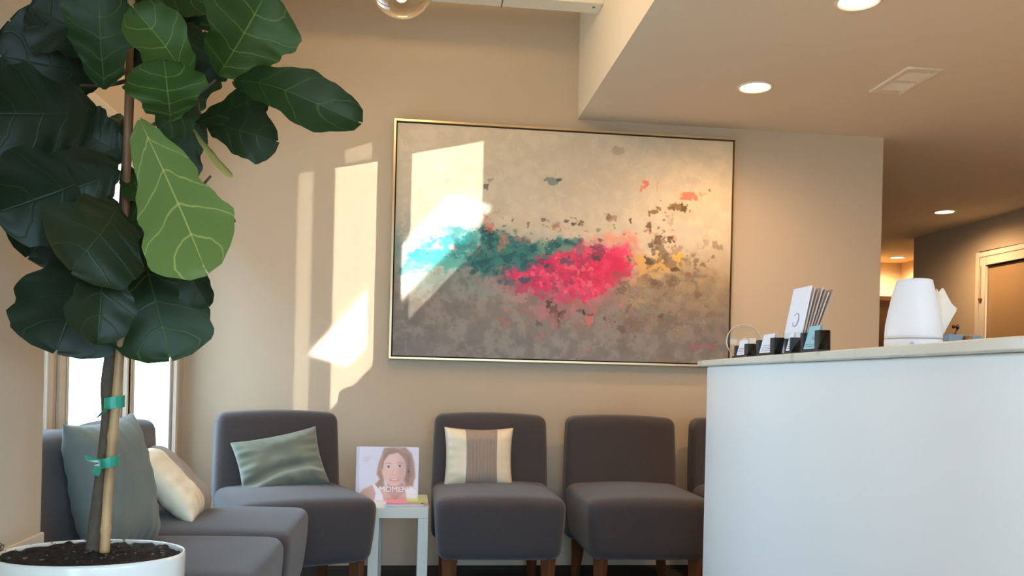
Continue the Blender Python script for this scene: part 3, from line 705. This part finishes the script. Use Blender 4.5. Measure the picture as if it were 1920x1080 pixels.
def rel(pts, dx=0): return [(x + dx - 1.2, y - 1.8) for x, y in pts]
body = [(x + ins, min(y, 3.0 - ins * .0 - .03)) for x, y in edge_s]
body[0] = (1.034 + ins + .004, 2.975)
MB().prism(rel(body) + rel([(1.53, .40), (1.53, 3.0), (1.075, 2.999)]), 0, ZT - .0205).build('body', M_DESK, t, bevel=.006)
MB().prism(rel(edge_s) + rel(back), ZT - .0205, ZT).build('stone_top', M_QUARTZ, t, bevel=.004)['label'] = 'pale veined stone top'

# --- things on the desk
M_BLACK = mat('black_card_holder', (34, 34, 33), .4, .4)
M_PAPER = mat('white_card', (232, 230, 238), .6); M_PAPERB = mat('pale_blue_card', (150, 196, 212), .6)
M_INK = mat('grey_ink', (120, 122, 140), .7)
def desk_x(y):
    e = edge
    for (x0, y0), (x1, y1) in zip(e[:-1], e[1:]):
        if y1 <= y <= y0: return x0 + (x1 - x0) * (y - y0) / (y1 - y0)
    return .85
holders = [(1380, 1405, .040, 'white', 'first', 'black card holder with white cards beside the round acrylic disc'),
           (1421, 1456, .047, 'white', 'second', 'black card holder with white cards left of the brochures'),
           (1478, 1487, .041, 'white', 'third', 'black card holder half hidden below the brochures'),
           (1504, 1540, .050, 'blue', 'fourth', 'black card holder with pale blue cards')]
def ray_x(px, X):
    d = RGT * ((px - 960) / F) + DWN * ((650 - PPY) / F) + FWD
    return (d * (X / d.x)).y
for i, (xa, xb, hh, colr, _, lab) in enumerate(holders):
    # the holder's face runs along the desk edge, open side towards the seats
    yfar = 2.6
    for _k in range(20): yfar = ray_x(xa, desk_x(yfar) + .022)
    ynear = 2.3
    for _k in range(20): ynear = ray_x(xb, desk_x(ynear) + .022)
    if i == 2: ynear -= .005; yfar = ynear + .055
    Lh = yfar - ynear - .006; xf = desk_x((yfar + ynear) / 2) + .014
    ang = math.atan2(desk_x(yfar) - desk_x(ynear), yfar - ynear)
    t = thing('card_holder', lab, 'card holder', (xf + .018, (yfar + ynear) / 2, ZT), -ang, 'black business card holders')
    f = MB(); hl = Lh / 2; s_ = Lh * .2
    f.box(-.016, .012, -hl, hl, 0, .006).box(.008, .012, -hl, hl, .006, hh)
    f.box(-.016, .008, -hl, -hl + s_, .006, hh).box(-.016, .008, hl - s_ * .8, hl, .006, hh * .97)
    f.build('holder', M_BLACK, t, bevel=.001)
    Mr = Matrix.Rotation(math.radians(14), 4, 'Y')
    m_ = M_PAPERB if colr == 'blue' else M_PAPER
    lab2 = {0: 'white business cards in the holder beside the round disc', 1: 'white business cards in the holder left of the brochures', 2: 'white business cards in the half hidden holder', 3: 'pale blue business cards with a small emblem'}[i]
    k = thing('business_card', lab2, 'business card', (xf + .018, (yfar + ynear) / 2, ZT), -ang, 'business cards in the black holders')
    g_ = MB()
    for q in range(5): g_.box(-.0004, .0004, -hl + s_ * 1.05 + .0005 * (q % 2), hl - s_ * .85, 0, hh + .006 - .001 * (q % 3), Matrix.Translation((-.0145 + q * .0012, 0, .0085)) @ Mr)
    g_.build('cards', m_, k)
    g_ = MB()
    for q in range(4 if i != 3 else 2):
        g_.box(-.0008, -.0005, -hl + s_ * 1.1, hl - s_ * 1.1 - .004 * q, .005 + q * .005, .0064 + q * .005, Matrix.Translation((-.0145, 0, .0085)) @ Mr)
    g_.build('print', M_INK, k)
    if i == 3:
        a_ = [(math.cos(u) * .006 * (1 + .25 * u / 6), math.sin(u) * .008) for u in [x * .35 for x in range(4, 19)]]
        MB().tube([Matrix.Translation((-.0153, 0, .0085)) @ Mr @ Vector((-.0003, -.012 + p_[0], .030 + p_[1])) for p_ in a_], .0005, 6).build('emblem', M_INK, k)

# brochures in a clear stand behind the card holders
By_ = 2.09; Bx_ = desk_x(By_) + .062
t = thing('brochure_stand', 'clear acrylic brochure stand behind the card holders', 'brochure stand', (Bx_, By_, ZT), 0)
M_ACR = pane_mat(); M_ACR.name = 'clear_acrylic'
f = MB().box(-.020, .06, -.055, .055, 0, .003)
Mr = Matrix.Translation((-.018, 0, .004)) @ Matrix.Rotation(math.radians(11), 4, 'Y')
f.box(-.004, -.002, -.055, .055, 0, .055, Mr).box(.038, .040, -.055, .055, 0, .075, Mr).box(-.004, .040, -.055, -.053, 0, .06, Mr).box(-.004, .040, .053, .055, 0, .06, Mr)
f.build('stand', M_ACR, t)
for q in range(7):
    a = 11 + q * 1.6
    labs = 'white folded brochure with a grey ring emblem, front of the fan' if q == 0 else ('brochure in the fanned stack directly behind the front one' if q == 1 else 'folded brochure fanned behind in the clear stand')
    k = thing('brochure', labs, 'brochure', (Bx_ - .0185 + q * .005, By_, ZT + .005), 0, 'brochures in the clear stand')
    Mq = Matrix.Rotation(math.radians(a), 4, 'Y')
    w1 = .05
    mb = MB().box(-.0016, .0016, -w1, w1, 0, .174 - .004 * (q % 3), Mq)
    mb.build('paper', M_PAPER if q == 0 else mat('brochure_paper', ((205, 190, 180) if q % 2 else (176, 158, 150)), .7), k)
    if q == 0:
        pts = []
        for s in range(28):
            u = math.radians(40 + s * 11.2); rr = .016
            pts.append(Mq @ Vector((-.0021, -.002 + rr * math.cos(u), 0.088 + rr * math.sin(u) * (1 + .2 * s / 28))))
        MB().tube(pts, [.0005 + .0008 * math.sin(math.pi * s / 27) for s in range(28)], 6).build('emblem', mat('ring_ink', (120, 116, 140), .6), k)['label'] = 'grey open ring emblem'
# round clear disc
c = at(1394, 643, 2.58)
t = thing('acrylic_disc', 'round clear disc standing at the far end of the desk', 'display disc', (c.x, c.y, ZT), math.radians(8))
vs = MB(); rr = .052
vs.lathe([(0, -.004), (rr - .003, -.004), (rr, -.001), (rr, .001), (rr - .003, .004), (0, .004)], 48)
o = vs.build('disc', M_ACR, t, True); o.rotation_euler = (math.radians(90), 0, math.radians(-28)); o.location = (0, 0, rr * .93 + .008)
ri = MB().tube([Vector((rr * math.cos(a), rr * math.sin(a), 0)) for a in [2 * math.pi * q / 48 for q in range(49)]], .0022, 8).build('rim', mat('clear_rim', (206, 190, 168), .15, .6), t, True); ri.rotation_euler = o.rotation_euler; ri.location = o.location
MB().box(-.03, .03, -.018, .018, 0, .009).build('foot', M_BLACK, t, bevel=.002)
# aroma diffuser
c = at(1712, 640, 1.60)
t = thing('aroma_diffuser', 'white tapered aroma diffuser on the desk', 'diffuser', (c.x, c.y, ZT))
M_DIFF = mat('white_plastic', (228, 222, 222), .5, .4)
MB().lathe([(0, 0), (.050, 0), (.0535, .004), (.054, .016), (.0535, .0215), (.051, .0218)], 48).build('base', M_DIFF, t, True)
MB().lathe([(.051, .0228), (.0535, .023), (.0535, .030), (.0525, .050), (.0475, .080), (.0415, .110), (.0345, .135), (.0335, .1405), (.031, .142), (.014, .142), (.012, .139), (0, .139)], 48).build('cover', M_DIFF, t, True)
MB().lathe([(.004, .0), (.004, -.001), (0, -.001)], 12).build('button', mat('grey_button', (176, 178, 190), .4), t)
bt = [o for o in t.children if o.name.startswith('button')][0]; bt.location = (-.030, -.0455, .011); bt.rotation_euler = (math.radians(-90), 0, math.radians(-33))
# tissue box with a tissue
c = at(1776, 640, 1.98)
t = thing('tissue_box', 'pale blue tissue box behind the diffuser', 'tissue box', (c.x, c.y, ZT), math.radians(15))
MB().box(-.055, .055, -.055, .055, 0, .056).build('box', mat('blue_cardboard', (118, 140, 158), .6, var=.15, vscale=30), t, bevel=.002)
vs = []; fs = []; NU, NV = 14, 14
for j in range(NV + 1):
    v = j / NV
    for i in range(NU + 1):
        u = i / NU * 2 - 1
        wd = .010 + .030 * v ** .8 if v < .8 else .034
        x = -.024 + u * wd + .012 * v; y = .010 * math.sin(u * 3.0 + v * 2) * (1 - .4 * v) ; zz = .054 + .115 * v - .045 * max(0, u) * v ** 2 + .006 * math.cos(u * 5)
        vs.append((x, y, zz))
for j in range(NV):
    for i in range(NU): a = j * (NU + 1) + i; fs.append((a, a + 1, a + NU + 2, a + NU + 1))
o = MB().add(vs, fs).build('tissue', mat('white_tissue', (236, 228, 216), .9), t, True); md = o.modifiers.new('solid', 'SOLIDIFY'); md.thickness = .0012
c = at(1815, 633, 1.92)
k = thing('wooden_stamp', 'small brown wooden stamp beside the tissue box', 'stamp', (c.x, c.y, ZT))
MB().lathe([(0, 0), (.012, 0), (.012, .012), (.006, .020), (.006, .034), (.010, .042), (.009, .052), (0, .055)], 18).build('body', mat('stamp_wood', (140, 98, 60), .5), k, True)

# small heart on a string and a wall hook near the door
p0 = Vector((4.566, 6.415, 1.985)); 
k = thing('heart_ornament', 'small heart ornament hanging on a string at the door frame', 'ornament', p0)
MB().tube([(0, 0, 0), (0, 0, -.26)], .002, 6).build('string', mat('ornament_string', (150, 112, 70), .7), k)
vs = [(.034 * .5 * 16 * math.sin(a) ** 3 / 16, .034 * (13 * math.cos(a) - 5 * math.cos(2 * a) - 2 * math.cos(3 * a) - math.cos(4 * a)) / 32) for a in [2 * math.pi * q / 28 for q in range(28)]]
mb = MB(); n_ = 28
mb.add([(-.006, y, z - .275) for y, z in vs] + [(.006, y, z - .275) for y, z in vs], [tuple(range(n_)), tuple(range(2 * n_ - 1, n_ - 1, -1))] + [(q, q + n_, (q + 1) % n_ + n_, (q + 1) % n_) for q in range(n_)])
mb.build('heart', mat('ornament_wood', (128, 84, 50), .5), k)
k = thing('wall_hook', 'small dark round hook on the tan wall right of the diffuser', 'hook', (4.6, 6.737, 1.506), 0)
MB().lathe([(0, 0), (.02, 0), (.02, .006), (.008, .012), (.008, .03), (.016, .036), (.014, .046), (0, .05)], 18).build('peg', mat('dark_bronze', (70, 44, 28), .4, metal=.4), k, True)
[o for o in k.children][0].rotation_euler = (0, -math.pi / 2, 0)

# cabinet in the far niche
t = thing('wall_cabinet', 'dark topped wooden cabinet with a light strip in the far niche', 'cabinet', (5.15, 8.75, 0))
M_OAK = mat('honey_wood', (176, 124, 66), .5, var=.2, vscale=6); M_DARKW = mat('dark_wood', (86, 60, 36), .5, var=.15)
MB().box(-.45, .17, -.12, .195, 0, 1.90).build('carcass', M_OAK, t, bevel=.003)
MB().box(-.47, .19, -.15, .2, 1.90, 1.955).build('cornice', M_DARKW, t, bevel=.004)
MB().box(-.44, .10, -.135, -.12, .05, 1.88).build('door', M_DARKW, t, bevel=.003)
MB().box(.12, .135, -.135, -.12, .05, 1.88).box(.15, .165, -.135, -.12, .05, 1.88).build('pilaster', M_OAK, t, bevel=.002)
MB().box(-.45, .17, .10, .14, 1.956, 1.972).build('light_strip', mat('warm_strip', (255, 220, 150), .5, emit=(255, 190, 90), estr=12), t)

# ------------------------------------------------------------------ potted fig
PYd = 1.80
pc = at(170, 1034, PYd); pz = .622
t = thing('potted_fig', 'tall fiddle leaf fig in an oval white planter', 'potted plant', (pc.x, pc.y, 0))
T0 = Vector((pc.x, pc.y, 0))
M_POT = mat('glazed_white_ceramic', (226, 222, 214), .16, .5, coat=.4)
ra, eb = .183, .72
MB().lathe([(0, 0), (ra * .78, 0), (ra * .82, .01), (ra * .93, .3), (ra * .985, .52), (ra * .997, .58), (ra, pz - .008), (ra * .992, pz), (ra * .972, pz - .001), (ra * .962, pz - .008), (ra * .955, pz - .05), (0, pz - .05)], 72, ex=1, ey=eb).build('planter', M_POT, t, True)
vs = []; fs = []; nr, na = 26, 90
for i in range(nr + 1):
    for k in range(na):
        r = ra * .958 * i / nr; a = 2 * math.pi * k / na; x, y = r * math.cos(a), r * math.sin(a) * eb
        q = Vector((x * 38, y * 38, 0)); hgt = .008 * noise.noise(q) + .005 * noise.noise(q * 2.7) + .004 * noise.noise(q * 6)
        vs.append((x, y, pz - .006 + hgt + .010 * math.exp(-((x + .005) ** 2 + y * y) / .002) + (.002 if i < nr - 1 else -.004)))
for i in range(nr):
    for k in range(na): fs.append((i * na + k, i * na + (k + 1) % na, (i + 1) * na + (k + 1) % na, (i + 1) * na + k))
M_SOIL = mat('potting_soil', (38, 32, 27), .9, .3, var=.6, vscale=120, bump=1.0, bscale=160)
so = MB().add(vs, fs).build('soil', M_SOIL, t, True)
f = MB(); RR = random.Random(8)
for k in range(60):
    a = RR.uniform(0, 6.28); r = ra * .93 * math.sqrt(RR.random()); x, y = r * math.cos(a), r * math.sin(a) * eb; s = RR.uniform(.0008, .002)
    f.box(-s * RR.uniform(1, 3), s, -s, s, -s * .5, s * .5, Matrix.Translation((x, y, pz + .002 + RR.uniform(0, .006))) @ Matrix.Rotation(RR.uniform(0, 3), 4, 'Z') @ Matrix.Rotation(RR.uniform(-.6, .6), 4, 'X'))
tag(f.build('bark_chips', mat('bark_chips', (88, 78, 68), .8, var=.5, vscale=90), so), kind='stuff')
f = MB()
for k in range(14):
    a = RR.uniform(0, 6.28); b0 = Vector((-ra * .97 + .004 * RR.random(), .01 * RR.uniform(-1, 1), pz)); f.tube([b0, b0 + Vector((RR.uniform(-.012, .004), RR.uniform(-.01, .01), RR.uniform(.0, .016))), b0 + Vector((RR.uniform(-.016, .004), RR.uniform(-.014, .014), RR.uniform(-.004, .03)))], .0012, 5)
tag(f.build('moss_strands', mat('moss_strands', (104, 92, 70), .9), so), kind='stuff')

M_BARK = mat('grey_brown_bark', (88, 76, 64), .85, .2, var=.3, vscale=60, bump=.6, bscale=90)
M_BAMB = bpy.data.materials.new('bamboo'); M_BAMB.use_nodes = True; nt = M_BAMB.node_tree; bs = nt.nodes['Principled BSDF']; bs.inputs['Roughness'].default_value = .5
tc = nt.nodes.new('ShaderNodeTexCoord'); n = nt.nodes.new('ShaderNodeTexNoise'); n.inputs['Scale'].default_value = 5; n.inputs['Detail'].default_value = 6
r = nt.nodes.new('ShaderNodeValToRGB'); r.color_ramp.elements[0].color = (*lin((128, 88, 56)), 1); r.color_ramp.elements[1].color = (*lin((186, 148, 98)), 1); r.color_ramp.elements[0].position = .4; r.color_ramp.elements[1].position = .62
nt.links.new(tc.outputs['Object'], n.inputs['Vector']); nt.links.new(n.outputs['Fac'], r.inputs[0]); nt.links.new(r.outputs[0], bs.inputs['Base Color'])
def loc(p): return p - T0
def spl(pts, n=6):
    out = []
    for i in range(len(pts) - 1):
        p0 = pts[max(i - 1, 0)]; p1 = pts[i]; p2 = pts[i + 1]; p3 = pts[min(i + 2, len(pts) - 1)]
        for k in range(n):
            s = k / n; out.append(.5 * ((2 * p1) + (p2 - p0) * s + (2 * p0 - 5 * p1 + 4 * p2 - p3) * s * s + (3 * p1 - p0 - 3 * p2 + p3) * s ** 3))
    return out + [pts[-1]]
TR = [(176, 1036, 1.80), (186, 950, 1.80), (197, 860, 1.80), (204, 780, 1.81), (202, 720, 1.82), (211, 650, 1.82), (218, 590, 1.82), (229, 470, 1.82), (233, 380, 1.82), (240, 250, 1.82), (246, 100, 1.82), (250, -80, 1.82)]
tp = spl([loc(at(*q)) for q in TR], 6); nT = len(tp)
f = MB().tube(tp, [.0165 * (1 - i / nT) + .0075 * (i / nT) for i in range(nT)], 14)
for q in [((229, 470), (330, 400), (395, 330)), ((238, 260), (320, 215), (405, 150)), ((236, 330), (150, 300), (100, 260)), ((244, 150), (200, 160), (150, 160)), ((230, 420), (205, 440), (180, 450))]:
    f.tube(spl([loc(at(x, y, 1.82 - .03 * i)) for i, (x, y) in enumerate(q)], 5), [.005 - .00025 * i for i in range(11)], 8)
f.build('trunk', M_BARK, t, True)
SK = [(196, 1036, 1.765), (206, 880, 1.775), (222, 700, 1.785), (231, 560, 1.79), (236, 400, 1.79), (240, 220, 1.79), (246, 0, 1.79), (249, -110, 1.79)]
sp = spl([loc(at(*q)) for q in SK], 14); nS = len(sp)
MB().tube(sp, [(.0096 - .0028 * (i / nS)) * (1.16 if i % 14 == 5 else 1.0) for i in range(nS)], 12).build('stake', M_BAMB, t, True)['label'] = 'bamboo support stake'
M_TAPE = mat('green_plastic_tape', (30, 150, 120), .35, .5)
def band(y0, y1, xa, xb, Y):
    """tape wound round trunk and stake"""
    f = MB(); a0, a1 = loc(at(xa, y0, Y)), loc(at(xb, y0 - 6, Y)); dz = Vector((0, 0, (y1 - y0) / F * Y)); vs = []; fs = []; n = 24
    c = (a0 + a1) / 2; hx = (a1 - a0).length / 2
    for k in range(n):
        a = 2 * math.pi * k / n; pnt = c + Vector((math.cos(a) * hx, math.sin(a) * .024, (a1.z - a0.z) / 2 * math.cos(a)))
        vs += [pnt, pnt - dz]
    for k in range(n): fs.append((2 * k, 2 * k + 1, (2 * k + 3) % (2 * n), (2 * k + 2) % (2 * n)))
    return f.add(vs, fs)
def tail(f, pts, Y):
    q = [loc(at(x, y, Y - .012 * i)) for i, (x, y) in enumerate(pts)]
    f.add(q, [tuple(range(len(q)))])
f = band(747, 768, 197, 233, 1.79); tail(f, [(203, 765), (199, 772), (180, 786), (184, 780), (196, 766)], 1.77); o = f.build('tie', M_TAPE, t); md = o.modifiers.new('s', 'SOLIDIFY'); md.thickness = .0006
f = band(860, 878, 190, 222, 1.78); tail(f, [(190, 862), (158, 854), (162, 864), (188, 869)], 1.75); tail(f, [(188, 868), (176, 873), (172, 890), (186, 893), (191, 876)], 1.75); o = f.build('tie', M_TAPE, t); md = o.modifiers.new('s', 'SOLIDIFY'); md.thickness = .0006

# foliage
WPROF = [(0, .04), (.04, .16), (.1, .34), (.2, .52), (.33, .64), (.45, .74), (.58, .92), (.70, 1.0), (.80, .98), (.89, .80), (.95, .54), (.985, .24), (1, .03)]
def wprof(v):
    for (a, wa), (b_, wb) in zip(WPROF[:-1], WPROF[1:]):
        if v <= b_: s = (v - a) / (b_ - a); s = s * s * (3 - 2 * s) * .5 + s * .5; return wa + (wb - wa) * s
    return .03
LV = []; LF = []; LUV = []; LT = []
def leaf(B, T, wpx, tone, roll=0, bend=.08, fold=.25, seed=0, ripple=.09):
    b0 = loc(at(*B)); t0 = loc(at(*T)); ax = t0 - b0; L = ax.length; ax.normalize()
    mid = (b0 + t0) / 2 + T0; view = (mid - Vector((0, 0, CAMH))).normalized()
    s = ax.cross(view).normalized(); n = s.cross(ax).normalized()      # n points to the viewer or away
    if n.dot(view) > 0: n = -n
    r = math.radians(roll); s2 = s * math.cos(r) + n * math.sin(r); n2 = -s * math.sin(r) + n * math.cos(r)
    hw = wpx / F * B[2] / 2; NUl, NVl = 20, 30; o = len(LV); rs = random.Random(seed * 7 + 1); ph = rs.uniform(0, 6); ph2 = rs.uniform(0, 6); asym = rs.uniform(-.06, .06)
    for j in range(NVl + 1):
        v = j / NVl; wv = hw * wprof(v)
        for i in range(NUl + 1):
            u = -1 + 2 * i / NUl
            edge = 1 + ripple * math.sin(v * 17 + ph + (0 if u < 0 else 2)) * .9 + .03 * math.sin(v * 41 + ph2)
            lat = u * wv * edge * (1 + asym * (1 if u > 0 else -1))
            hgt = bend * L * math.sin(math.pi * min(1, v * 1.05)) - bend * .55 * L * v ** 3
            hgt += fold * abs(u) ** 1.3 * wv * .8 + ripple * .55 * hw * (abs(u) ** 2) * math.sin(v * 12 + ph + (1.7 if u > 0 else 0))
            hgt += .010 * hw / .05 * math.sin((v * 4.6 - abs(u) ** 1.15 * .92) * 6.283) * .10 * abs(u)
            lng = v * L + .06 * L * abs(u) ** 2 * (v ** 2) * (1 if v < .97 else .6)
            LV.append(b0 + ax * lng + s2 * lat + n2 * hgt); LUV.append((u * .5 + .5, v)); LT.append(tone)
    for j in range(NVl):
        for i in range(NUl): a = o + j * (NUl + 1) + i; LF.append((a, a + 1, a + NUl + 2, a + NUl + 1))
LEAVES = [  # tone: leaf colour, with backlit shade painted dark into the left leaves
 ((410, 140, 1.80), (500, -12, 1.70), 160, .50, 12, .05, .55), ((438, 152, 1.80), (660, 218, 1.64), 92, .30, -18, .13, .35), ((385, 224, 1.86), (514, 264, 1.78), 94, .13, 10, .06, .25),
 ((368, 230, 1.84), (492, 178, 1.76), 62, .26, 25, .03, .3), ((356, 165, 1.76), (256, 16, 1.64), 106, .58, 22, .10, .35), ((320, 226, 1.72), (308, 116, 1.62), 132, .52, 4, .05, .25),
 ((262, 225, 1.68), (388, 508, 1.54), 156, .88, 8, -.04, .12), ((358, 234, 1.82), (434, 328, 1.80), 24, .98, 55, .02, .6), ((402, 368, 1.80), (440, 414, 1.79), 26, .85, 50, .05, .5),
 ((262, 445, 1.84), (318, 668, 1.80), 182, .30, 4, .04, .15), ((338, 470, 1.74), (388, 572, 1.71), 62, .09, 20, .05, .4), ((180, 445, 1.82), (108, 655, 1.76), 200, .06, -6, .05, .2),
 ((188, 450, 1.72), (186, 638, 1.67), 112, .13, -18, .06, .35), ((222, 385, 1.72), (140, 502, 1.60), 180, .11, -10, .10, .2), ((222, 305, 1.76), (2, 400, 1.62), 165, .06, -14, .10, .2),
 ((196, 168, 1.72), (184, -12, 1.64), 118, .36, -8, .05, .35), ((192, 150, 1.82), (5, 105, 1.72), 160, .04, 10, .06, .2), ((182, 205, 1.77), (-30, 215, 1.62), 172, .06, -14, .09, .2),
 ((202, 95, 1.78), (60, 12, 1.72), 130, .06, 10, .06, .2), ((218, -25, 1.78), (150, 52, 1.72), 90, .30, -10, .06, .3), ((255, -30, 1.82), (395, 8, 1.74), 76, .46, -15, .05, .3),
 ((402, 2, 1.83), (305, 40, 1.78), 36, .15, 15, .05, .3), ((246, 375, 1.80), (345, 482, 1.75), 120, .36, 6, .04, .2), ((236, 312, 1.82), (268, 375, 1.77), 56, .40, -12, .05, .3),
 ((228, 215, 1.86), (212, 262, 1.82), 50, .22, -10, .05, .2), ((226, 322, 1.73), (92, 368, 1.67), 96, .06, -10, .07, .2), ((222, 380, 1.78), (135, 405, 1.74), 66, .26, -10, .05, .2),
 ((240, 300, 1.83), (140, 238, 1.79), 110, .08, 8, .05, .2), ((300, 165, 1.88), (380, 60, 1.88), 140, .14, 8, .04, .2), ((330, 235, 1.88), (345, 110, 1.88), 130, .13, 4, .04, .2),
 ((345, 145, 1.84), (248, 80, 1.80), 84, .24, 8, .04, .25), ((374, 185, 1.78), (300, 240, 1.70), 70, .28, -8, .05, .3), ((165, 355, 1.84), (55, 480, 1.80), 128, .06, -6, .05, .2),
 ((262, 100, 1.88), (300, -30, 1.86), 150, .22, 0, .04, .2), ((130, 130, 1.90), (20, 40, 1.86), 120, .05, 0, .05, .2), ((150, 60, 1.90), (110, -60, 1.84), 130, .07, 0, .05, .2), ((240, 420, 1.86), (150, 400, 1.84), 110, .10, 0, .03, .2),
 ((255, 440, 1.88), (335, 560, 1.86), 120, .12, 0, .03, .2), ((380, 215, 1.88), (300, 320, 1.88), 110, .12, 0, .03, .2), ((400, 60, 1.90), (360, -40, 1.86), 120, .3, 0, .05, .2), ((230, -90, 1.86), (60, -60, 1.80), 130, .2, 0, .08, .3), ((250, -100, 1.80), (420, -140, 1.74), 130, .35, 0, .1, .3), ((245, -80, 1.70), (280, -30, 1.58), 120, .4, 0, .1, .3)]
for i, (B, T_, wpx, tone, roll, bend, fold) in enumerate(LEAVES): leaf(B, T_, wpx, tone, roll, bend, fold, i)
me = bpy.data.meshes.new('foliage'); me.from_pydata([tuple(v) for v in LV], [], LF)
ul = me.uv_layers.new(name='UVMap'); me.update()
li = np.zeros(len(me.loops), np.int32); me.loops.foreach_get('vertex_index', li)
ul.data.foreach_set('uv', np.array(LUV, np.float32)[li].reshape(-1))
at_ = me.attributes.new('tone', 'FLOAT', 'POINT'); at_.data.foreach_set('value', np.array(LT, np.float32))
me.polygons.foreach_set('use_smooth', [True] * len(me.polygons))
ML = bpy.data.materials.new('fig_leaf'); ML.use_nodes = True; nt = ML.node_tree; L_ = nt.links.new; bs = nt.nodes['Principled BSDF']
bs.inputs['Roughness'].default_value = .42; bs.inputs['Specular IOR Level'].default_value = .28
def nd(kind, **kw):
    n = nt.nodes.new(kind)
    for k, v in kw.items(): setattr(n, k, v)
    return n
def mth(op, a, b_=None, c_=None):
    n = nd('ShaderNodeMath', operation=op)
    for i, x in enumerate((a, b_, c_)):
        if x is None: continue
        if isinstance(x, (int, float)): n.inputs[i].default_value = x
        else: L_(x, n.inputs[i])
    return n.outputs[0]
uvn = nd('ShaderNodeUVMap'); uvn.uv_map = 'UVMap'; sep = nd('ShaderNodeSeparateXYZ'); L_(uvn.outputs[0], sep.inputs[0])
au = mth('ABSOLUTE', mth('MULTIPLY_ADD', sep.outputs[0], 2.0, -1.0)); v_ = sep.outputs[1]
nzn = nd('ShaderNodeTexNoise'); nzn.inputs['Scale'].default_value = 4; L_(uvn.outputs[0], nzn.inputs['Vector'])
vw = mth('ADD', v_, mth('MULTIPLY', mth('SUBTRACT', nzn.outputs[0], .5), .07))
cc = mth('MULTIPLY', mth('SUBTRACT', vw, mth('MULTIPLY', mth('POWER', au, 1.15), .20)), 4.6)
fr_ = mth('ABSOLUTE', mth('SUBTRACT', mth('FRACT', cc), .5))
side = mth('SUBTRACT', 1.0, mth('SMOOTHSTEP' if False else 'MINIMUM', mth('DIVIDE', fr_, mth('SUBTRACT', .055, mth('MULTIPLY', au, .028))), 1.0))
midr = mth('SUBTRACT', 1.0, mth('MINIMUM', mth('DIVIDE', au, mth('SUBTRACT', .045, mth('MULTIPLY', v_, .028))), 1.0))
vein = mth('MINIMUM', mth('ADD', mth('MULTIPLY', side, .75), midr), 1.0)
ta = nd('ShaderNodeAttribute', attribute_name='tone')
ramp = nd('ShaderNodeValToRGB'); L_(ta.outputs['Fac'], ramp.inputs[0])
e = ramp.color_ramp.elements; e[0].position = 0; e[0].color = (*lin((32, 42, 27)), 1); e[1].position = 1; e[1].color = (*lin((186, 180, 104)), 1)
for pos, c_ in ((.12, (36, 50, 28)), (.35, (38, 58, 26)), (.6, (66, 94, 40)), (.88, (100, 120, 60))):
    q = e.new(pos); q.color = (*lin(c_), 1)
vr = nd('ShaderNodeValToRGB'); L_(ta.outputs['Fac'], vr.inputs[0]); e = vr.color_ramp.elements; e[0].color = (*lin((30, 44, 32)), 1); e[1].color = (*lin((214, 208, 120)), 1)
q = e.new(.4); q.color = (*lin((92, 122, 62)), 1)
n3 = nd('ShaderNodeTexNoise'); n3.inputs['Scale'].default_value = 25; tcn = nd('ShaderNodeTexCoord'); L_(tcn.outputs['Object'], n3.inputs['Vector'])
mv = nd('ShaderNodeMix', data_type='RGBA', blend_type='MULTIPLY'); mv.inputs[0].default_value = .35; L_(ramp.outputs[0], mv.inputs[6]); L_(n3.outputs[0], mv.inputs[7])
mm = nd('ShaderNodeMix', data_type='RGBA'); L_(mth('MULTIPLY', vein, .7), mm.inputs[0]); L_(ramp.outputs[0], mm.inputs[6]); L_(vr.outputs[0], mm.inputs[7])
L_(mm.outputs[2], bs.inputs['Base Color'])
bp = nd('ShaderNodeBump'); bp.inputs['Strength'].default_value = .3; bp.inputs['Distance'].default_value = .003; L_(mth('MULTIPLY', vein, -1.0), bp.inputs['Height']); L_(bp.outputs[0], bs.inputs['Normal'])
tr = nd('ShaderNodeBsdfTranslucent'); L_(mm.outputs[2], tr.inputs[0])
mxs = nd('ShaderNodeMixShader'); mxs.inputs[0].default_value = .18; L_(bs.outputs[0], mxs.inputs[1]); L_(tr.outputs[0], mxs.inputs[2]); L_(mxs.outputs[0], nt.nodes['Material Output'].inputs[0])
me.materials.append(ML)
fo = bpy.data.objects.new('foliage', me); COL.objects.link(fo); fo.parent = t
